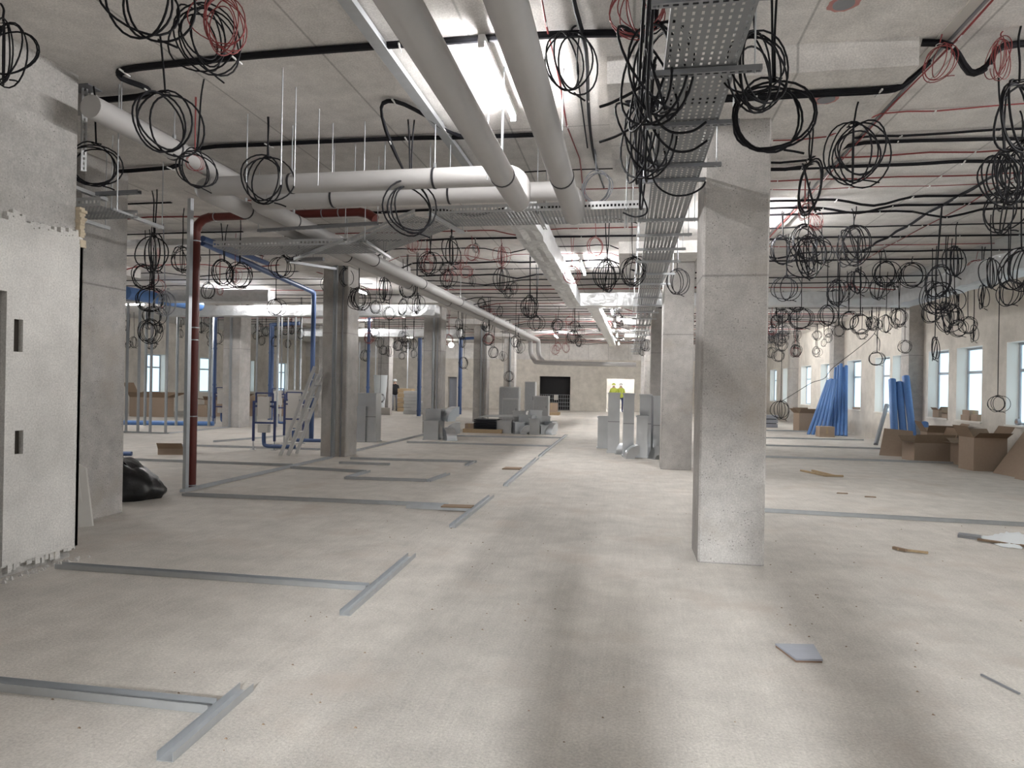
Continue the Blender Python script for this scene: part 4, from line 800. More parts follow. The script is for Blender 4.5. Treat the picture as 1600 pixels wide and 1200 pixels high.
COIL_CLUSTERS = [  # label, group, [(x, y, z, radius, facing, kind)]
('tiny black cable coil in the far cluster just right of the big pillar', 'far coils right of the big pillar', [
(4.04, 19.97, 3.33, 0.182, -0.98, 'rt'),
(5.34, 26.42, 2.99, 0.205, 0.49, 'bn'),
(5.08, 23.06, 3.54, 0.182, -1.14, 'bn'),
(4.66, 23.13, 3.5, 0.183, -0.97, 'bt'),
(5.28, 22.33, 3.37, 0.186, 0.55, 'bn'),
(4.95, 24.51, 3.45, 0.222, -0.8, 'bn'),
(5.39, 25.38, 3.41, 0.227, 0.46, 'bt'),
(5.21, 24.6, 2.79, 0.209, -0.91, 'bn'),
(5.19, 23.98, 3.13, 0.208, -1.09, 'bn'),
(4.93, 22.73, 3.31, 0.198, -0.78, 'bn'),
(5.86, 25.1, 2.99, 0.223, -1.27, 'bn'),
(5.73, 24.16, 2.95, 0.21, 0.69, 'bn'),
(7.45, 31.62, 3.64, 0.177, -1.26, 'bn'),
(6.94, 29.54, 3.18, 0.201, 0.26, 'rn')]),
('tiny black cable coil hanging over the far right windows', 'far coils over the right windows', [
(7.44, 28.15, 3.1, 0.183, -0.72, 'bn'),
(7.48, 28.49, 3.21, 0.165, -0.88, 'bn'),
(7.42, 28.14, 3.79, 0.202, -0.5, 'bt'),
(7.4, 26.57, 3.56, 0.172, -1.22, 'bn'),
(7.46, 27.34, 3.44, 0.149, -1.12, 'bn'),
(7.56, 27.14, 3.81, 0.178, 0.6, 'bn')]),
('small cable coil hanging in the gap between big pillar and window row', 'coils in the gap by the big pillar', [
(5.13, 21.92, 3.98, 0.204, 0.07, 'bn'),
(4.56, 21.37, 3.98, 0.188, -1.1, 'bt'),
(3.96, 19.02, 3.46, 0.187, -0.83, 'bt'),
(4.24, 19.78, 3.99, 0.151, -0.82, 'bn'),
(4.35, 18.96, 3.94, 0.175, 0.28, 'bn'),
(4.22, 17.93, 3.76, 0.175, -0.32, 'bn'),
(4.22, 19.57, 3.66, 0.188, -0.63, 'bn')]),
('small black cable coil in the string before the right wall pilaster', 'coils before the wall pilaster', [
(7.41, 20.2, 3.52, 0.149, 0.56, 'bn'),
(6.75, 20.09, 3.51, 0.196, 0.53, 'bn'),
(7.43, 21.55, 3.61, 0.167, 0.47, 'bt'),
(6.95, 20.75, 3.56, 0.175, -1.18, 'bt'),
(7.39, 22.25, 3.77, 0.152, 0.58, 'bt'),
(7.39, 20.28, 3.94, 0.128, -1.25, 'bn')]),
('small cable coil in the far central cluster left of the lamp row', 'far central coils', [
(-2.37, 22.33, 3.66, 0.207, -0.5, 'bn'),
(-1.86, 22.1, 3.23, 0.204, 0.62, 'bt'),
(-3.27, 30.95, 3.41, 0.199, 0.5, 'rn'),
(-2.68, 24.48, 2.91, 0.194, -0.75, 'rn'),
(-2.16, 24.29, 3.99, 0.17, -0.37, 'rn'),
(-1.74, 23.7, 3.18, 0.181, 0.61, 'bt'),
(-2.65, 28.33, 3.22, 0.202, 1.04, 'rn'),
(-1.67, 20.7, 3.45, 0.195, 0.49, 'bt'),
(-2.71, 24.76, 3.78, 0.22, -0.63, 'bn'),
(-1.83, 24.71, 3.65, 0.206, -0.48, 'bn')]),
('small cable coil hanging between the far left pillars', 'coils between the far left pillars', [
(-6.01, 22.94, 3.71, 0.203, 0.98, 'bn'),
(-5.0, 23.44, 3.25, 0.212, -0.09, 'rt'),
(-6.55, 29.93, 3.56, 0.186, 1.13, 'bn'),
(-5.38, 21.1, 2.97, 0.185, 1.17, 'bn'),
(-5.94, 26.87, 3.99, 0.163, 1.0, 'bt'),
(-5.93, 21.42, 3.06, 0.196, 0.82, 'rn'),
(-5.93, 23.08, 3.39, 0.208, 1.04, 'bn'),
(-5.08, 23.31, 3.8, 0.186, -0.82, 'bn'),
(-4.65, 21.47, 3.54, 0.207, 0.68, 'bn')]),
('tiny cable coil in the far left cluster before the cream wall', 'far left coils', [
(-8.29, 20.72, 3.24, 0.17, -0.22, 'bt'),
(-12.0, 33.96, 3.04, 0.188, 0.17, 'bn'),
(-8.71, 24.72, 3.38, 0.215, 0.85, 'bt'),
(-9.16, 28.5, 3.78, 0.216, -0.21, 'bn'),
(-9.69, 23.36, 2.58, 0.211, 0.61, 'bt'),
(-11.83, 32.41, 3.51, 0.178, 1.28, 'bn'),
(-10.72, 26.44, 3.54, 0.216, 0.79, 'rn'),
(-10.71, 27.92, 3.03, 0.207, -0.56, 'bn'),
(-8.99, 21.99, 3.14, 0.202, 1.32, 'rt'),
(-6.77, 19.46, 2.88, 0.172, 1.06, 'bn'),
(-8.41, 22.42, 2.71, 0.17, 1.19, 'bt'),
(-12.97, 31.4, 3.99, 0.188, -0.45, 'rt'),
(-9.98, 28.72, 3.98, 0.166, -0.3, 'bn'),
(-8.08, 20.63, 2.91, 0.173, 1.34, 'bn'),
(-11.89, 36.76, 3.12, 0.211, 1.15, 'bn'),
(-6.69, 20.01, 2.83, 0.179, -0.71, 'bn'),
(-9.25, 26.53, 3.1, 0.229, 0.98, 'bn'),
(-9.44, 26.28, 3.15, 0.227, -0.66, 'bn'),
(-10.27, 29.88, 3.38, 0.187, -0.01, 'bn'),
(-9.15, 27.38, 2.85, 0.17, -0.46, 'bn')]),
('small cable coil hanging behind the row of blue downpipes', 'coils behind the blue downpipes', [
(-15.13, 25.4, 3.25, 0.195, -0.46, 'bn'),
(-13.61, 21.67, 4.01, 0.152, 0.85, 'bn'),
(-17.62, 29.1, 3.74, 0.19, -0.16, 'bn'),
(-14.03, 25.9, 4.03, 0.168, 1.27, 'rn'),
(-12.24, 21.84, 4.03, 0.146, 1.17, 'bn'),
(-12.79, 23.59, 3.56, 0.188, 1.27, 'bt'),
(-14.14, 25.53, 3.69, 0.18, -0.12, 'bt'),
(-15.8, 28.8, 3.33, 0.204, 1.16, 'bn'),
(-17.35, 30.58, 3.98, 0.208, 0.72, 'bn'),
(-10.34, 19.66, 3.11, 0.176, -0.46, 'bn'),
(-15.15, 24.33, 3.05, 0.189, 0.4, 'bt'),
(-16.22, 27.0, 3.96, 0.19, 1.44, 'bt'),
(-13.32, 21.38, 3.98, 0.156, 1.55, 'rn'),
(-12.36, 21.7, 2.98, 0.183, -0.5, 'bn'),
(-15.29, 26.01, 3.68, 0.193, -0.46, 'bt'),
(-15.43, 24.66, 3.96, 0.187, -0.44, 'bn')]),
('small cable coil hanging in front of the middle left pillar', 'coils before the middle left pillar', [
(-18.81, 27.34, 3.61, 0.215, 0.08, 'bn'),
(-15.09, 21.39, 3.44, 0.193, 1.45, 'bt'),
(-15.5, 22.44, 3.77, 0.207, -0.06, 'bn'),
(-14.25, 22.07, 3.58, 0.184, 0.09, 'bt'),
(-18.87, 27.55, 3.22, 0.22, 0.84, 'bt'),
(-16.47, 25.6, 3.05, 0.179, -0.27, 'bn'),
(-15.21, 22.56, 3.13, 0.214, 0.86, 'bn'),
(-14.13, 20.21, 4.0, 0.146, 1.24, 'bt'),
(-16.9, 24.54, 3.99, 0.168, -0.44, 'bn'),
(-15.78, 23.93, 3.42, 0.174, 1.6, 'bn')]),
('small cable coil hanging behind the steel stud frame', 'coils behind the steel studs', [
(-19.1, 22.47, 3.6, 0.207, -0.31, 'bn'),
(-15.78, 19.65, 3.41, 0.19, -0.05, 'bn'),
(-15.28, 20.47, 3.56, 0.173, -0.25, 'bn'),
(-20.49, 24.34, 2.98, 0.176, -0.2, 'bt'),
(-18.9, 23.63, 2.98, 0.219, 0.14, 'bt'),
(-20.06, 27.0, 3.65, 0.19, 1.67, 'bn'),
(-18.08, 23.07, 3.57, 0.221, 1.44, 'bt'),
(-19.85, 23.87, 3.04, 0.226, 1.57, 'bn')]),
('small cable coil hanging beneath the far twin lagged pipes', 'coils beneath the far twin pipes', [
(-3.14, 17.17, 4.02, 0.146, -0.79, 'bt'),
(-2.86, 16.24, 4.0, 0.148, -0.85, 'bn'),
(-4.99, 24.38, 2.81, 0.219, -0.73, 'bn'),
(-3.35, 21.37, 3.98, 0.159, -0.49, 'bt'),
(-4.23, 19.85, 2.97, 0.185, -0.52, 'bn'),
(-4.6, 21.51, 3.94, 0.19, 0.96, 'rt'),
(-3.56, 20.79, 2.98, 0.19, 0.93, 'bn'),
(-5.81, 30.4, 2.92, 0.213, 1.14, 'bt'),
(-4.55, 20.73, 4.0, 0.181, -0.54, 'bn'),
(-4.4, 19.55, 4.04, 0.146, 0.56, 'bn'),
(-4.21, 21.43, 4.01, 0.172, -0.74, 'bn'),
(-4.11, 24.66, 3.03, 0.217, 0.83, 'bt')]),
('small cable coil hanging beside the far lamp row', 'coils beside the far lamps', [
(-0.8, 25.94, 3.97, 0.174, 0.53, 'rn'),
(-1.07, 24.29, 3.79, 0.196, 0.94, 'bn'),
(-0.23, 24.55, 4.01, 0.169, -0.89, 'bn'),
(-0.43, 21.4, 4.01, 0.172, -0.92, 'bn'),
(-0.38, 23.41, 3.99, 0.195, 0.56, 'bn')]),
('small cable coil hanging at the far end of the long tray', 'coils at the far end of the long tray', [
(1.58, 36.8, 3.25, 0.227, 0.37, 'rn'),
(0.64, 26.74, 3.27, 0.223, 0.4, 'bt'),
(0.57, 21.36, 4.03, 0.132, -1.06, 'bt'),
(0.5, 25.43, 2.95, 0.176, 0.87, 'bn'),
(0.73, 23.43, 3.58, 0.193, 0.94, 'bn')]),
('small wire coil in the loose cluster beneath the cross tray', 'coils beneath the cross tray', [
(-3.37, 12.95, 4.01, 0.11, -0.62, 'rt'),
(-3.94, 13.69, 4.05, 0.108, 0.87, 'bt'),
(-2.79, 11.8, 4.09, 0.084, 0.7, 'bn'),
(-4.05, 14.42, 4.03, 0.127, 0.18, 'rt'),
(-3.66, 15.14, 4.03, 0.132, 1.03, 'bn'),
(-3.77, 11.98, 4.03, 0.119, -0.62, 'rt'),
(-4.36, 13.49, 4.05, 0.101, 1.11, 'bn'),
(-3.74, 13.94, 4.06, 0.104, 1.09, 'rn')]),
('thin black cable loop among the coils before the silver duct', 'loops before the right silver duct', [
(5.32, 17.16, 3.96, 0.17, 0.26, 'bn'),
(3.7, 12.51, 4.03, 0.123, 0.17, 'bt'),
(6.17, 17.14, 4.05, 0.15, 0.44, 'bt'),
(6.12, 17.0, 3.99, 0.146, -0.93, 'bn'),
(5.23, 17.02, 4.01, 0.16, -0.35, 'rt'),
(5.15, 18.03, 3.98, 0.187, -0.98, 'bt')]),
]
for c in COILS: coil(*c)
for lab, grp, pts in COIL_CLUSTERS:
    for p in pts: coil(*p, lab, grp)

# ================================================================== right side: boxes, sleeves, boards
def carton(x, y, w, d, h, rz, label, flaps=(1,1,1,1), open_=True, z=0, tape=False):
    r = thing('cardboard_box', label, 'box', (x,y,z), rz); t = .006
    b = MB(); b.box(-w/2,w/2,-d/2,-d/2+t,0,h); b.box(-w/2,w/2,d/2-t,d/2,0,h); b.box(-w/2,-w/2+t,-d/2+t,d/2-t,0,h); b.box(w/2-t,w/2,-d/2+t,d/2-t,0,h); b.box(-w/2+t,w/2-t,-d/2+t,d/2-t,0,t)
    if not open_: b.box(-w/2+t,w/2-t,-d/2+t,d/2-t,h-t,h)
    b.build('body', m_card, r, True)
    if open_:
        for i, (ax, s_) in enumerate((('y',-1),('y',1),('x',-1),('x',1))):
            if not flaps[i]: continue
            an = random.uniform(-.3,.9); L = (d if ax == 'y' else w)*.42; m = MB(); dv = Vector((0,s_*math.sin(an+.6),math.cos(an+.6)))*L if ax == 'y' else Vector((s_*math.sin(an+.6),0,math.cos(an+.6)))*L
            if ax == 'y': p, q = Vector((-w/2,s_*d/2,h)), Vector((w/2,s_*d/2,h)); n_ = Vector((0,.005,0))
            else: p, q = Vector((s_*w/2,-d/2,h)), Vector((s_*w/2,d/2,h)); n_ = Vector((.005,0,0))
            m.add([p,q,q+dv,p+dv,p+n_,q+n_,q+dv+n_,p+dv+n_], [(0,1,2,3),(7,6,5,4),(0,4,5,1),(1,5,6,2),(2,6,7,3),(3,7,4,0)]); m.build('flap', m_carddk, r, True)
    else: MB().box(-.03,.03,-d/2-.001,d/2+.001,h*.3,h+.001).build('tape', m_wood, r, True)
    return r
carton(7.3,15.25,.66,.5,.68,.12,'tall open cardboard box with raised flap, rightmost on the floor by the window wall')
carton(7.45,16.2,.45,.5,.48,.05,'open cardboard box with split front between the low open box and the tall one')
carton(6.95,16.95,.9,.5,.42,.15,'low wide open cardboard box full of scraps')
carton(7.55,17.75,.7,.5,.62,-.1,'cardboard box with folded-back lid standing behind the low wide box')
carton(6.7,24.2,.5,.35,.36,.1,'single closed cardboard box standing before the blue sleeves', open_=False)
carton(6.75,27.2,.6,.5,.7,.2,'open cardboard box left of the slanted blue sleeves')
carton(-9.45,12.55,.5,.35,.13,.3,'low flattened cardboard box behind the red downpipe', open_=True, flaps=(1,0,0,1))
for i, (x,y,w,d,h,z,lb) in enumerate(((8.33,19.6,.22,.35,.2,SILL+.02,'small crumpled box on the sill of the window nearest the third pilaster'),(8.33,19.1,.2,.3,.14,SILL+.02,'torn box on the same sill beside the crumpled box'),(8.33,18.0,.24,.42,.13,SILL+.02,'flat box at the bottom of the sill pile in the next window'),(8.33,17.6,.2,.3,.16,SILL+.02,'box at the near end of the sill pile in the next window'),(8.33,18.0,.2,.35,.12,SILL+.152,'box on top of the sill pile in the next window'),(8.33,26.0,.22,.6,.08,SILL+.02,'thin flat box lying on the far window sill'))):
    carton(x,y,w,d,h,0,lb,open_=i in (0,1),z=z)
for p in (((6.25,17.75),(6.85,17.35)),):
    s_ = thing('cardboard_sheet','cardboard sheet leaning at a slant left of the open boxes','cardboard',(6.6,17.8,0))
    MB().add([(6.22,17.85,0),(6.92,17.55,0),(7.02,17.95,.62),(6.45,18.2,.66),(6.22,17.862,0),(6.92,17.562,0),(7.02,17.962,.62),(6.45,18.212,.66)],[(0,1,2,3),(7,6,5,4),(0,4,5,1),(1,5,6,2),(2,6,7,3),(3,7,4,0)]).build('sheet', m_card, s_)
for i, (y0,y1,x,lb) in enumerate(((13.95,14.75,7.25,'brown hardboard sheet leaning on the wall at the right picture edge'),(13.0,13.9,7.2,'second brown hardboard sheet leaning at the right edge, cut by the frame'))):
    s_ = thing('hardboard_sheet', lb, 'board', (x,y1,0)); zt = 1.05-.1*i
    MB().add([(x,y1,0),(x+.1,y0,0),(x+.9,y0+.15,zt),(x+.82,y1+.25,zt),(x+.015,y1,0),(x+.115,y0,0),(x+.915,y0+.15,zt),(x+.835,y1+.25,zt)],[(3,2,1,0),(4,5,6,7),(1,5,4,0),(2,6,5,1),(3,7,6,2),(0,4,7,3)]).build('sheet', m_card, s_)
cp = thing('tape_roll','small dark roll of tape on the window sill above the hardboard','roll',(8.3,15.9,SILL+.02)); MB().tube([(8.26,15.9,SILL+.09),(8.32,15.9,SILL+.09)],.07,14).build('roll', m_brk, cp); MB().tube([(8.255,15.9,SILL+.09),(8.258,15.9,SILL+.09)],.03,12).build('core', m_card, cp)
sleeves = [((6.40+.13*k_,25.15-.06*k_,0),(7.12+.05*k_,25.45-.04*k_,1.95+.03*(k_%3))) for k_ in range(5)]
sleeves += [((7.08+.12*k_,25.0-.04*k_,0),(7.75+.075*k_,26.75-.05*k_,2.45+.07*(k_%3))) for k_ in range(5)]
for i, (a,b) in enumerate(sleeves):
    tag(MB().tube([a,b], .06, 12).build('blue_sleeve', m_bluelt), 'long blue sleeve in the %s slanted bunch by the far windows, %s of its bunch' % ('left' if i < 5 else 'right', ordn(i % 5)), 'sleeve', 'left bunch of blue sleeves' if i < 5 else 'right bunch of blue sleeves')
for i, (a,b,lb) in enumerate((((7.12,19.3,0),(7.34,20.2,1.93),'left of three thick blue sleeves standing against the third pilaster'),((7.34,19.25,0),(7.52,20.2,1.85),'middle of three thick blue sleeves standing against the third pilaster'),((7.54,19.15,0),(7.69,20.2,2.02),'right of three thick blue sleeves standing against the third pilaster'),((7.78,19.0,0),(7.95,19.6,.75),'short blue sleeve beside the three thick ones'))):
    r = thing('blue_sleeve', lb, 'sleeve', a); MB().tube([a,b], .095, 14).build('sleeve_wall', m_bluelt, r); d = (Vector(b)-Vector(a)).normalized(); MB().tube([Vector(b)-d*.01,Vector(b)+d*.004],.078,14).build('end_shade_disc', m_navy, r)  # navy end disc stands in for the shade inside the sleeve
gp = thing('grey_pipe','grey plastic pipe leaning on the sill left of the third pilaster','pipe',(7.3,21.2,0)); MB().tube([(7.25,21.1,.02),(7.95,22.3,1.12)],.06,14).build('pipe_wall', plain('grey_pvc',(.20,.21,.23),.5), gp); MB().tube([(7.94,22.28,1.10),(7.98,22.35,1.165)],.07,14).build('socket', m_brk, gp)
cr = thing('plastic_crate','dark plastic crate standing left of the open box by the far windows','crate',(5.9,29.3,0)); 
for zz in (0,.18,.36): MB().box(5.6,6.2,29.1,29.6,zz,zz+.15).build('crate_band', m_tile, cr)
MB().box(5.65,6.15,29.12,29.58,.03,.5).build('crate_body', m_dark, cr)
cb = thing('plastic_crate','flat black tray behind the hanging floor coil','crate',(4.9,28.5,0)); MB().box(4.6,5.2,28.3,28.8,0,.3).build('tray_body', m_cloth, cb); MB().box(4.58,5.22,28.28,28.82,.3,.34).build('rim', m_brk, cb)
lb_ = thing('white_board','white board leaning on the far wall seen past the big pillar edge','board',(5.0,32.5,0)); MB().add([(4.9,33,0),(5.0,32,0),(5.45,32.2,1.2),(5.35,33.2,1.2),(4.92,33,0),(5.02,32,0),(5.47,32.2,1.2),(5.37,33.2,1.2)],[(0,1,2,3),(7,6,5,4),(0,4,5,1),(1,5,6,2),(2,6,7,3),(3,7,4,0)]).build('sheet', m_white, lb_)
pl_ = thing('timber_plank','timber planks end lying by the far right wall','plank',(4.4,27.5,0)); MB().bar((3.4,27.6,.03),(5.4,27.4,.03),.18,.05).build('board', m_wood, pl_)

# floor litter
tl = thing('paving_tile','square grey tile with brown edge lying on the near floor','tile',(1.05,4.22,0))
MB().prism([(.93,4.33),(1.00,4.11),(1.155,4.135),(1.165,4.37)],.012,.022).build('tile_face', m_tile, tl); MB().prism([(.932,4.328),(1.0,4.112),(1.152,4.137),(1.162,4.367)],0,.012).build('tile_core', plain('tile_core',(.26,.17,.12),.8), tl)
wf = thing('wood_offcut','bent pale wood offcut frame lying right of the big pillar','wood',(3.55,13.4,0))
for a,b in (((3.38,13.75),(3.62,13.1)),((3.6,13.05),(3.95,13.1)),((3.6,13.8),(3.8,13.1))): MB().bar((*a,.02),(*b,.02),.05,.03).build('stick', m_wood, wf)
w2 = thing('wood_offcut','short splintered wood stick lying before the long right track','wood',(2.8,7.2,0)); MB().bar((2.7,7.22,.015),(2.95,7.14,.015),.025,.02).build('stick', m_wood, w2); MB().bar((2.68,7.27,.018),(2.76,7.16,.02),.035,.025).build('splinter', m_carddk, w2)
w3 = thing('wood_offcut','thin stick lying on the floor near the right picture edge','wood',(2.04,4.04,0)); MB().bar((2.0,4.15,.006),(2.08,3.93,.006),.010,.010).build('stick', m_brk, w3)
for x,y,lb in ((3.3,11.0,'small dark scrap on the floor, left of two before the wood frame'),(3.62,10.75,'small dark scrap on the floor, right of two before the wood frame')):
    tag(MB().prism([(x-.08,y-.03),(x+.08,y-.04),(x+.1,y+.03),(x-.05,y+.04)],0,.01).build('floor_scrap', m_carddk), lb, 'scrap')
tag(MB().prism([(-2.3,12.2),(-1.97,12.25),(-1.97,12.5),(-2.28,12.48)],.0,.02).build('board_scrap', m_carddk), 'small reddish board scrap beside the corridor line track', 'scrap')
tag(MB().prism([(-2.28,8.0),(-1.9,8.04),(-1.9,8.2),(-2.28,8.16)],.045,.06).build('board_scrap', m_carddk), 'brown board scrap lying on the end of the long track', 'scrap')
rg = thing('polythene_rag','crumpled white polythene rag with dark scraps at the right picture edge','rag',(4.1,7.9,0))
rs = random.Random(5); nu, nv = 18, 12
MB().grid(lambda i,j:(3.85+.55*i/(nu-1)+.02*rs.random(), 7.6+.55*j/(nv-1)+.05*rs.random(), .005+.13*math.sin(math.pi*i/(nu-1))*math.sin(math.pi*j/(nv-1))*(.7+.25*rs.random())), nu, nv).build('crumpled_sheet', m_poly, rg)
MB().bar((3.75,7.9,.02),(4.2,7.55,.03),.04,.02).build('stick', m_carddk, rg); MB().prism([(3.62,8.05),(3.8,7.95),(3.88,8.1),(3.7,8.2)],0,.03).build('scrap', m_brk, rg)
sp = MB()
for j in range(260):
    x, y = random.uniform(-3,4.5), random.uniform(2.4,9); s_ = random.uniform(.002,.008)
    sp.add([(x-s_,y-s_*.5,.0005),(x+s_*1.6,y-s_*.6,.0005),(x+s_*.4,y+s_,.0005),(x,y,s_)], [(0,2,1),(0,1,3),(1,2,3),(2,0,3)])
tag(sp.build('floor_grit', m_carddk), 'scattered grit and crumbs on the near screed', 'grit', None, 'stuff')

# ================================================================== left side: bag, ladder, frames
bagr = random.Random(8)
def bagf(i, j):
    t = 2*math.pi*i/28; v = j/13; e = max(0,1-v**2.4)**.5*(.9+.1*min(1,v*6))
    cr_ = 1+.05*math.sin(3*t+4*v)+.05*math.sin(8*t-5*v)+.03*math.sin(13*t+9*v)+bagr.uniform(-.02,.02)
    return (-6.60+.52*e*math.cos(t)*cr_, 7.78+.42*e*math.sin(t)*cr_, .004+.50*v*(1-.25*math.cos(t)*(1-.5*v))+.015*math.sin(7*t+8*v)*min(1,v*5)*e)
bag = thing('rubbish_bag','full black plastic rubbish bag lying beside the near left pillar','bag',(-6.55,7.75,0)); MB().grid(bagf,28,14,True).build('sack', m_bag, bag)
MB().grid(lambda i,j:(-6.75+.35*i/9, 7.66+.25*j/5+.03*bagr.random(), .49-.10*i/9+.07*math.sin(math.pi*i/9)+.02*bagr.random()),10,6).build('folded_neck', m_bag, bag)
ldr = thing('ladder','aluminium extension ladder leaning against the second corridor pillar','ladder',(-7.1,13.3,0))
for sec, (dx, zt) in enumerate(((0,1.9),(.1,1.75))):
    for yv in (13.05,13.42): MB().bar((-7.28+dx*1.6,yv+sec*.03,0),(-6.53+dx*.35,yv+sec*.03,zt),.07,.03,(0,1,0)).build('stile', m_alu, ldr)
    for kk in range(1,7):
        f_ = kk/7; x = -7.28+dx*1.6+(.75-dx*1.25)*f_; MB().tube([(x,13.05,zt*f_),(x,13.45,zt*f_)],.015,8).build('rung', m_alu, ldr)
def wc_frame(x, y, rz, label):
    r = thing('toilet_frame', label, 'frame', (x,y,0), rz); b = lambda n,m,*a: MB().bar(*a).build(n,m,r,True)
    for s_ in (-.25,.25): b('upright',m_navy,(s_,0,.2),(s_,0,1.12),.045,.045); b('foot',m_steel,(s_,0,0),(s_,0,.2),.025,.025); b('foot_plate',m_steel,(s_-.06,0,.005),(s_+.06,0,.005),.1,.01)
    for z_ in (1.1,.62,1.0): b('crossbar',m_navy,(-.25,0,z_),(.25,0,z_),.04,.04)
    MB().box(-.14,.14,-.06,.06,.72,1.22).build('cistern', m_board, r, True); MB().box(-.12,.12,-.07,.07,.4,.58).build('bowl_fixing', m_board, r, True); b('top_bar',m_navy,(-.2,0,1.3),(.2,0,1.3),.03,.03)
    for s_ in (-.2,.2): b('upright',m_navy,(s_,0,1.1),(s_,0,1.3),.03,.03)
    MB().tube(smoothpath([(.0,0,.5),(.0,.0,.2),(.06,-.02,.1),(.3,-.02,.09),(.75,-.02,.09)],5),.045,10).build('outlet_pipe', m_blue, r, True)
wc_frame(-8.2,13.95,.1,'navy toilet mounting frame standing alone left of the ladder')
wc_frame(-8.35,15.6,.1,'navy toilet mounting frame behind the ladder')
wc_frame(-14.3,21.5,.2,'navy toilet mounting frame by the middle left pillar, left side')
wc_frame(-12.3,21.8,.2,'navy toilet mounting frame by the middle left pillar, right side')
wc_frame(-9.2,31.2,.1,'navy toilet mounting frame left of the third corridor pillar')
pbd = thing('plasterboard_panel','pale plasterboard half panel behind the ladder','board',(-8.55,16.4,0)); MB().box(-9.0,-8.25,16.38,16.42,0,1.35).build('sheet', m_board, pbd)

def duct_piece(x, y, w, d, h, rz, label, z=0, name='sheet_duct', grp=None, tilt=0):
    r = thing(name, label, 'duct', (x,y,z), rz, grp); 
    if tilt: r.rotation_euler = (0, tilt, rz)
    t = .004; b = MB()
    b.box(-w/2,w/2,-d/2,-d/2+t,0,h); b.box(-w/2,w/2,d/2-t,d/2,0,h); b.box(-w/2,-w/2+t,-d/2+t,d/2-t,0,h); b.box(w/2-t,w/2,-d/2+t,d/2-t,0,h); b.build('duct_wall', m_sheet, r, True)
    for zz in (0,h-.03):
        f_ = MB(); e = .02; f_.box(-w/2-e,w/2+e,-d/2-e,-d/2,zz,zz+.03); f_.box(-w/2-e,w/2+e,d/2,d/2+e,zz,zz+.03); f_.box(-w/2-e,-w/2,-d/2,d/2,zz,zz+.03); f_.box(w/2,w/2+e,-d/2,d/2,zz,zz+.03); f_.build('flange', m_sheet, r, True)
    if h > 1: MB().bar((-w/2,-d/2-.004,h*.52),(w/2,-d/2-.004,h*.52),.008,.02).build('seam', m_brk, r, True)
    return r
def duct_elbow(x, y, w, R, rz, label, z=0, grp=None, horiz=False):
    r = thing('duct_elbow', label, 'duct', (x,y,z), rz, grp); b = MB(); n = 8
    P = []
    for i in range(n+1):
        t = math.pi/2*i/n; c, s_ = math.cos(t), math.sin(t)
        for rad in (R*.35, R): 
            for yy in (-w/2, w/2): P.append((R-rad*c-R*.3, yy, rad*s_))
    fs = []
    for i in range(n):
        a = i*4; fs += [(a,a+4,a+5,a+1),(a+2,a+3,a+7,a+6),(a,a+2,a+6,a+4),(a+1,a+5,a+7,a+3)]
    b.add(P, fs); b.build('bend', m_sheet, r, True)
    MB().box(-R*.3-.01, R*.36, -w/2-.02, w/2+.02, 0, .02).build('flange', m_sheet, r, True)
    return r
duct_piece(-.58,17.3,.34,.3,.82,.05,'short upright sheet duct, leftmost of the group by the second pillar')
duct_piece(-.32,16.2,.28,.3,1.45,.03,'tall upright sheet duct, first tall one of the group by the second pillar')
duct_piece(.03,15.5,.24,.28,1.45,.05,'tall upright sheet duct, second tall one of the group by the second pillar')
duct_piece(.34,15.3,.25,.28,.95,-.03,'medium upright sheet duct in front of the group by the second pillar')
duct_piece(.42,15.85,.26,.3,1.43,.0,'tall upright sheet duct behind the medium one by the second pillar')
duct_piece(.70,15.6,.26,.34,1.4,.1,'tall bright sheet duct, rightmost of the group by the second pillar')
duct_elbow(.05,15.0,.26,.3,.2,'small sheet duct elbow lying before the tall ducts'); duct_elbow(-.12,15.8,.22,.24,1.2,'dark-mouthed duct piece lying at the foot of the first tall duct')
duct_elbow(.62,15.05,.2,.32,-.8,'black-mouthed duct elbow lying at the foot of the second pillar')
duct_piece(-6.85,16.9,.5,.45,1.3,.05,'tall sheet duct with an opening standing right behind the second corridor pillar'); duct_piece(-7.0,16.62,.3,.04,.95,.05,'thin sheet panel leaning on the tall duct behind the pillar')
# heap near the third corridor pillar
duct_piece(-5.45,18.1,.42,.4,.55,.1,'low sheet duct box before the third corridor pillar'); duct_piece(-5.52,18.6,.45,.4,.85,.0,'taller sheet duct box before the third corridor pillar')
duct_elbow(-5.05,18.3,.3,.5,.3,'sheet duct elbow stacked at the third corridor pillar',.0); duct_elbow(-4.85,17.9,.3,.36,2.2,'shiny duct elbow lying right of the third corridor pillar'); duct_elbow(-5.15,18.65,.32,.42,.9,'shiny duct elbow perched on the low duct box',.5)
pa = thing('pallet','wooden pallet under the stack of dark grilles','pallet',(-4.6,21.4,0))
for kk in range(6): MB().box(-5.3,-4.0,21.05+kk*.14,21.15+kk*.14,.1,.125).build('slat', m_wood, pa)
for yv in (21.1,21.45,21.8): MB().box(-5.3,-4.0,yv-.05,yv+.05,0,.1).build('bearer', m_wood, pa)
for kk in range(6):
    tag(MB().box(-4.95,-4.2,21.1,21.75,.13+kk*.055,.165+kk*.055).build('grille_panel', m_cloth), 'dark ventilation grille in the stack on the pallet, %s from the bottom' % ordinal[kk], 'grille', 'grilles on the pallet')
carton(-5.1,21.3,.3,.35,.16,0,'small carton on the pallet beside the grilles',open_=False,z=.126)
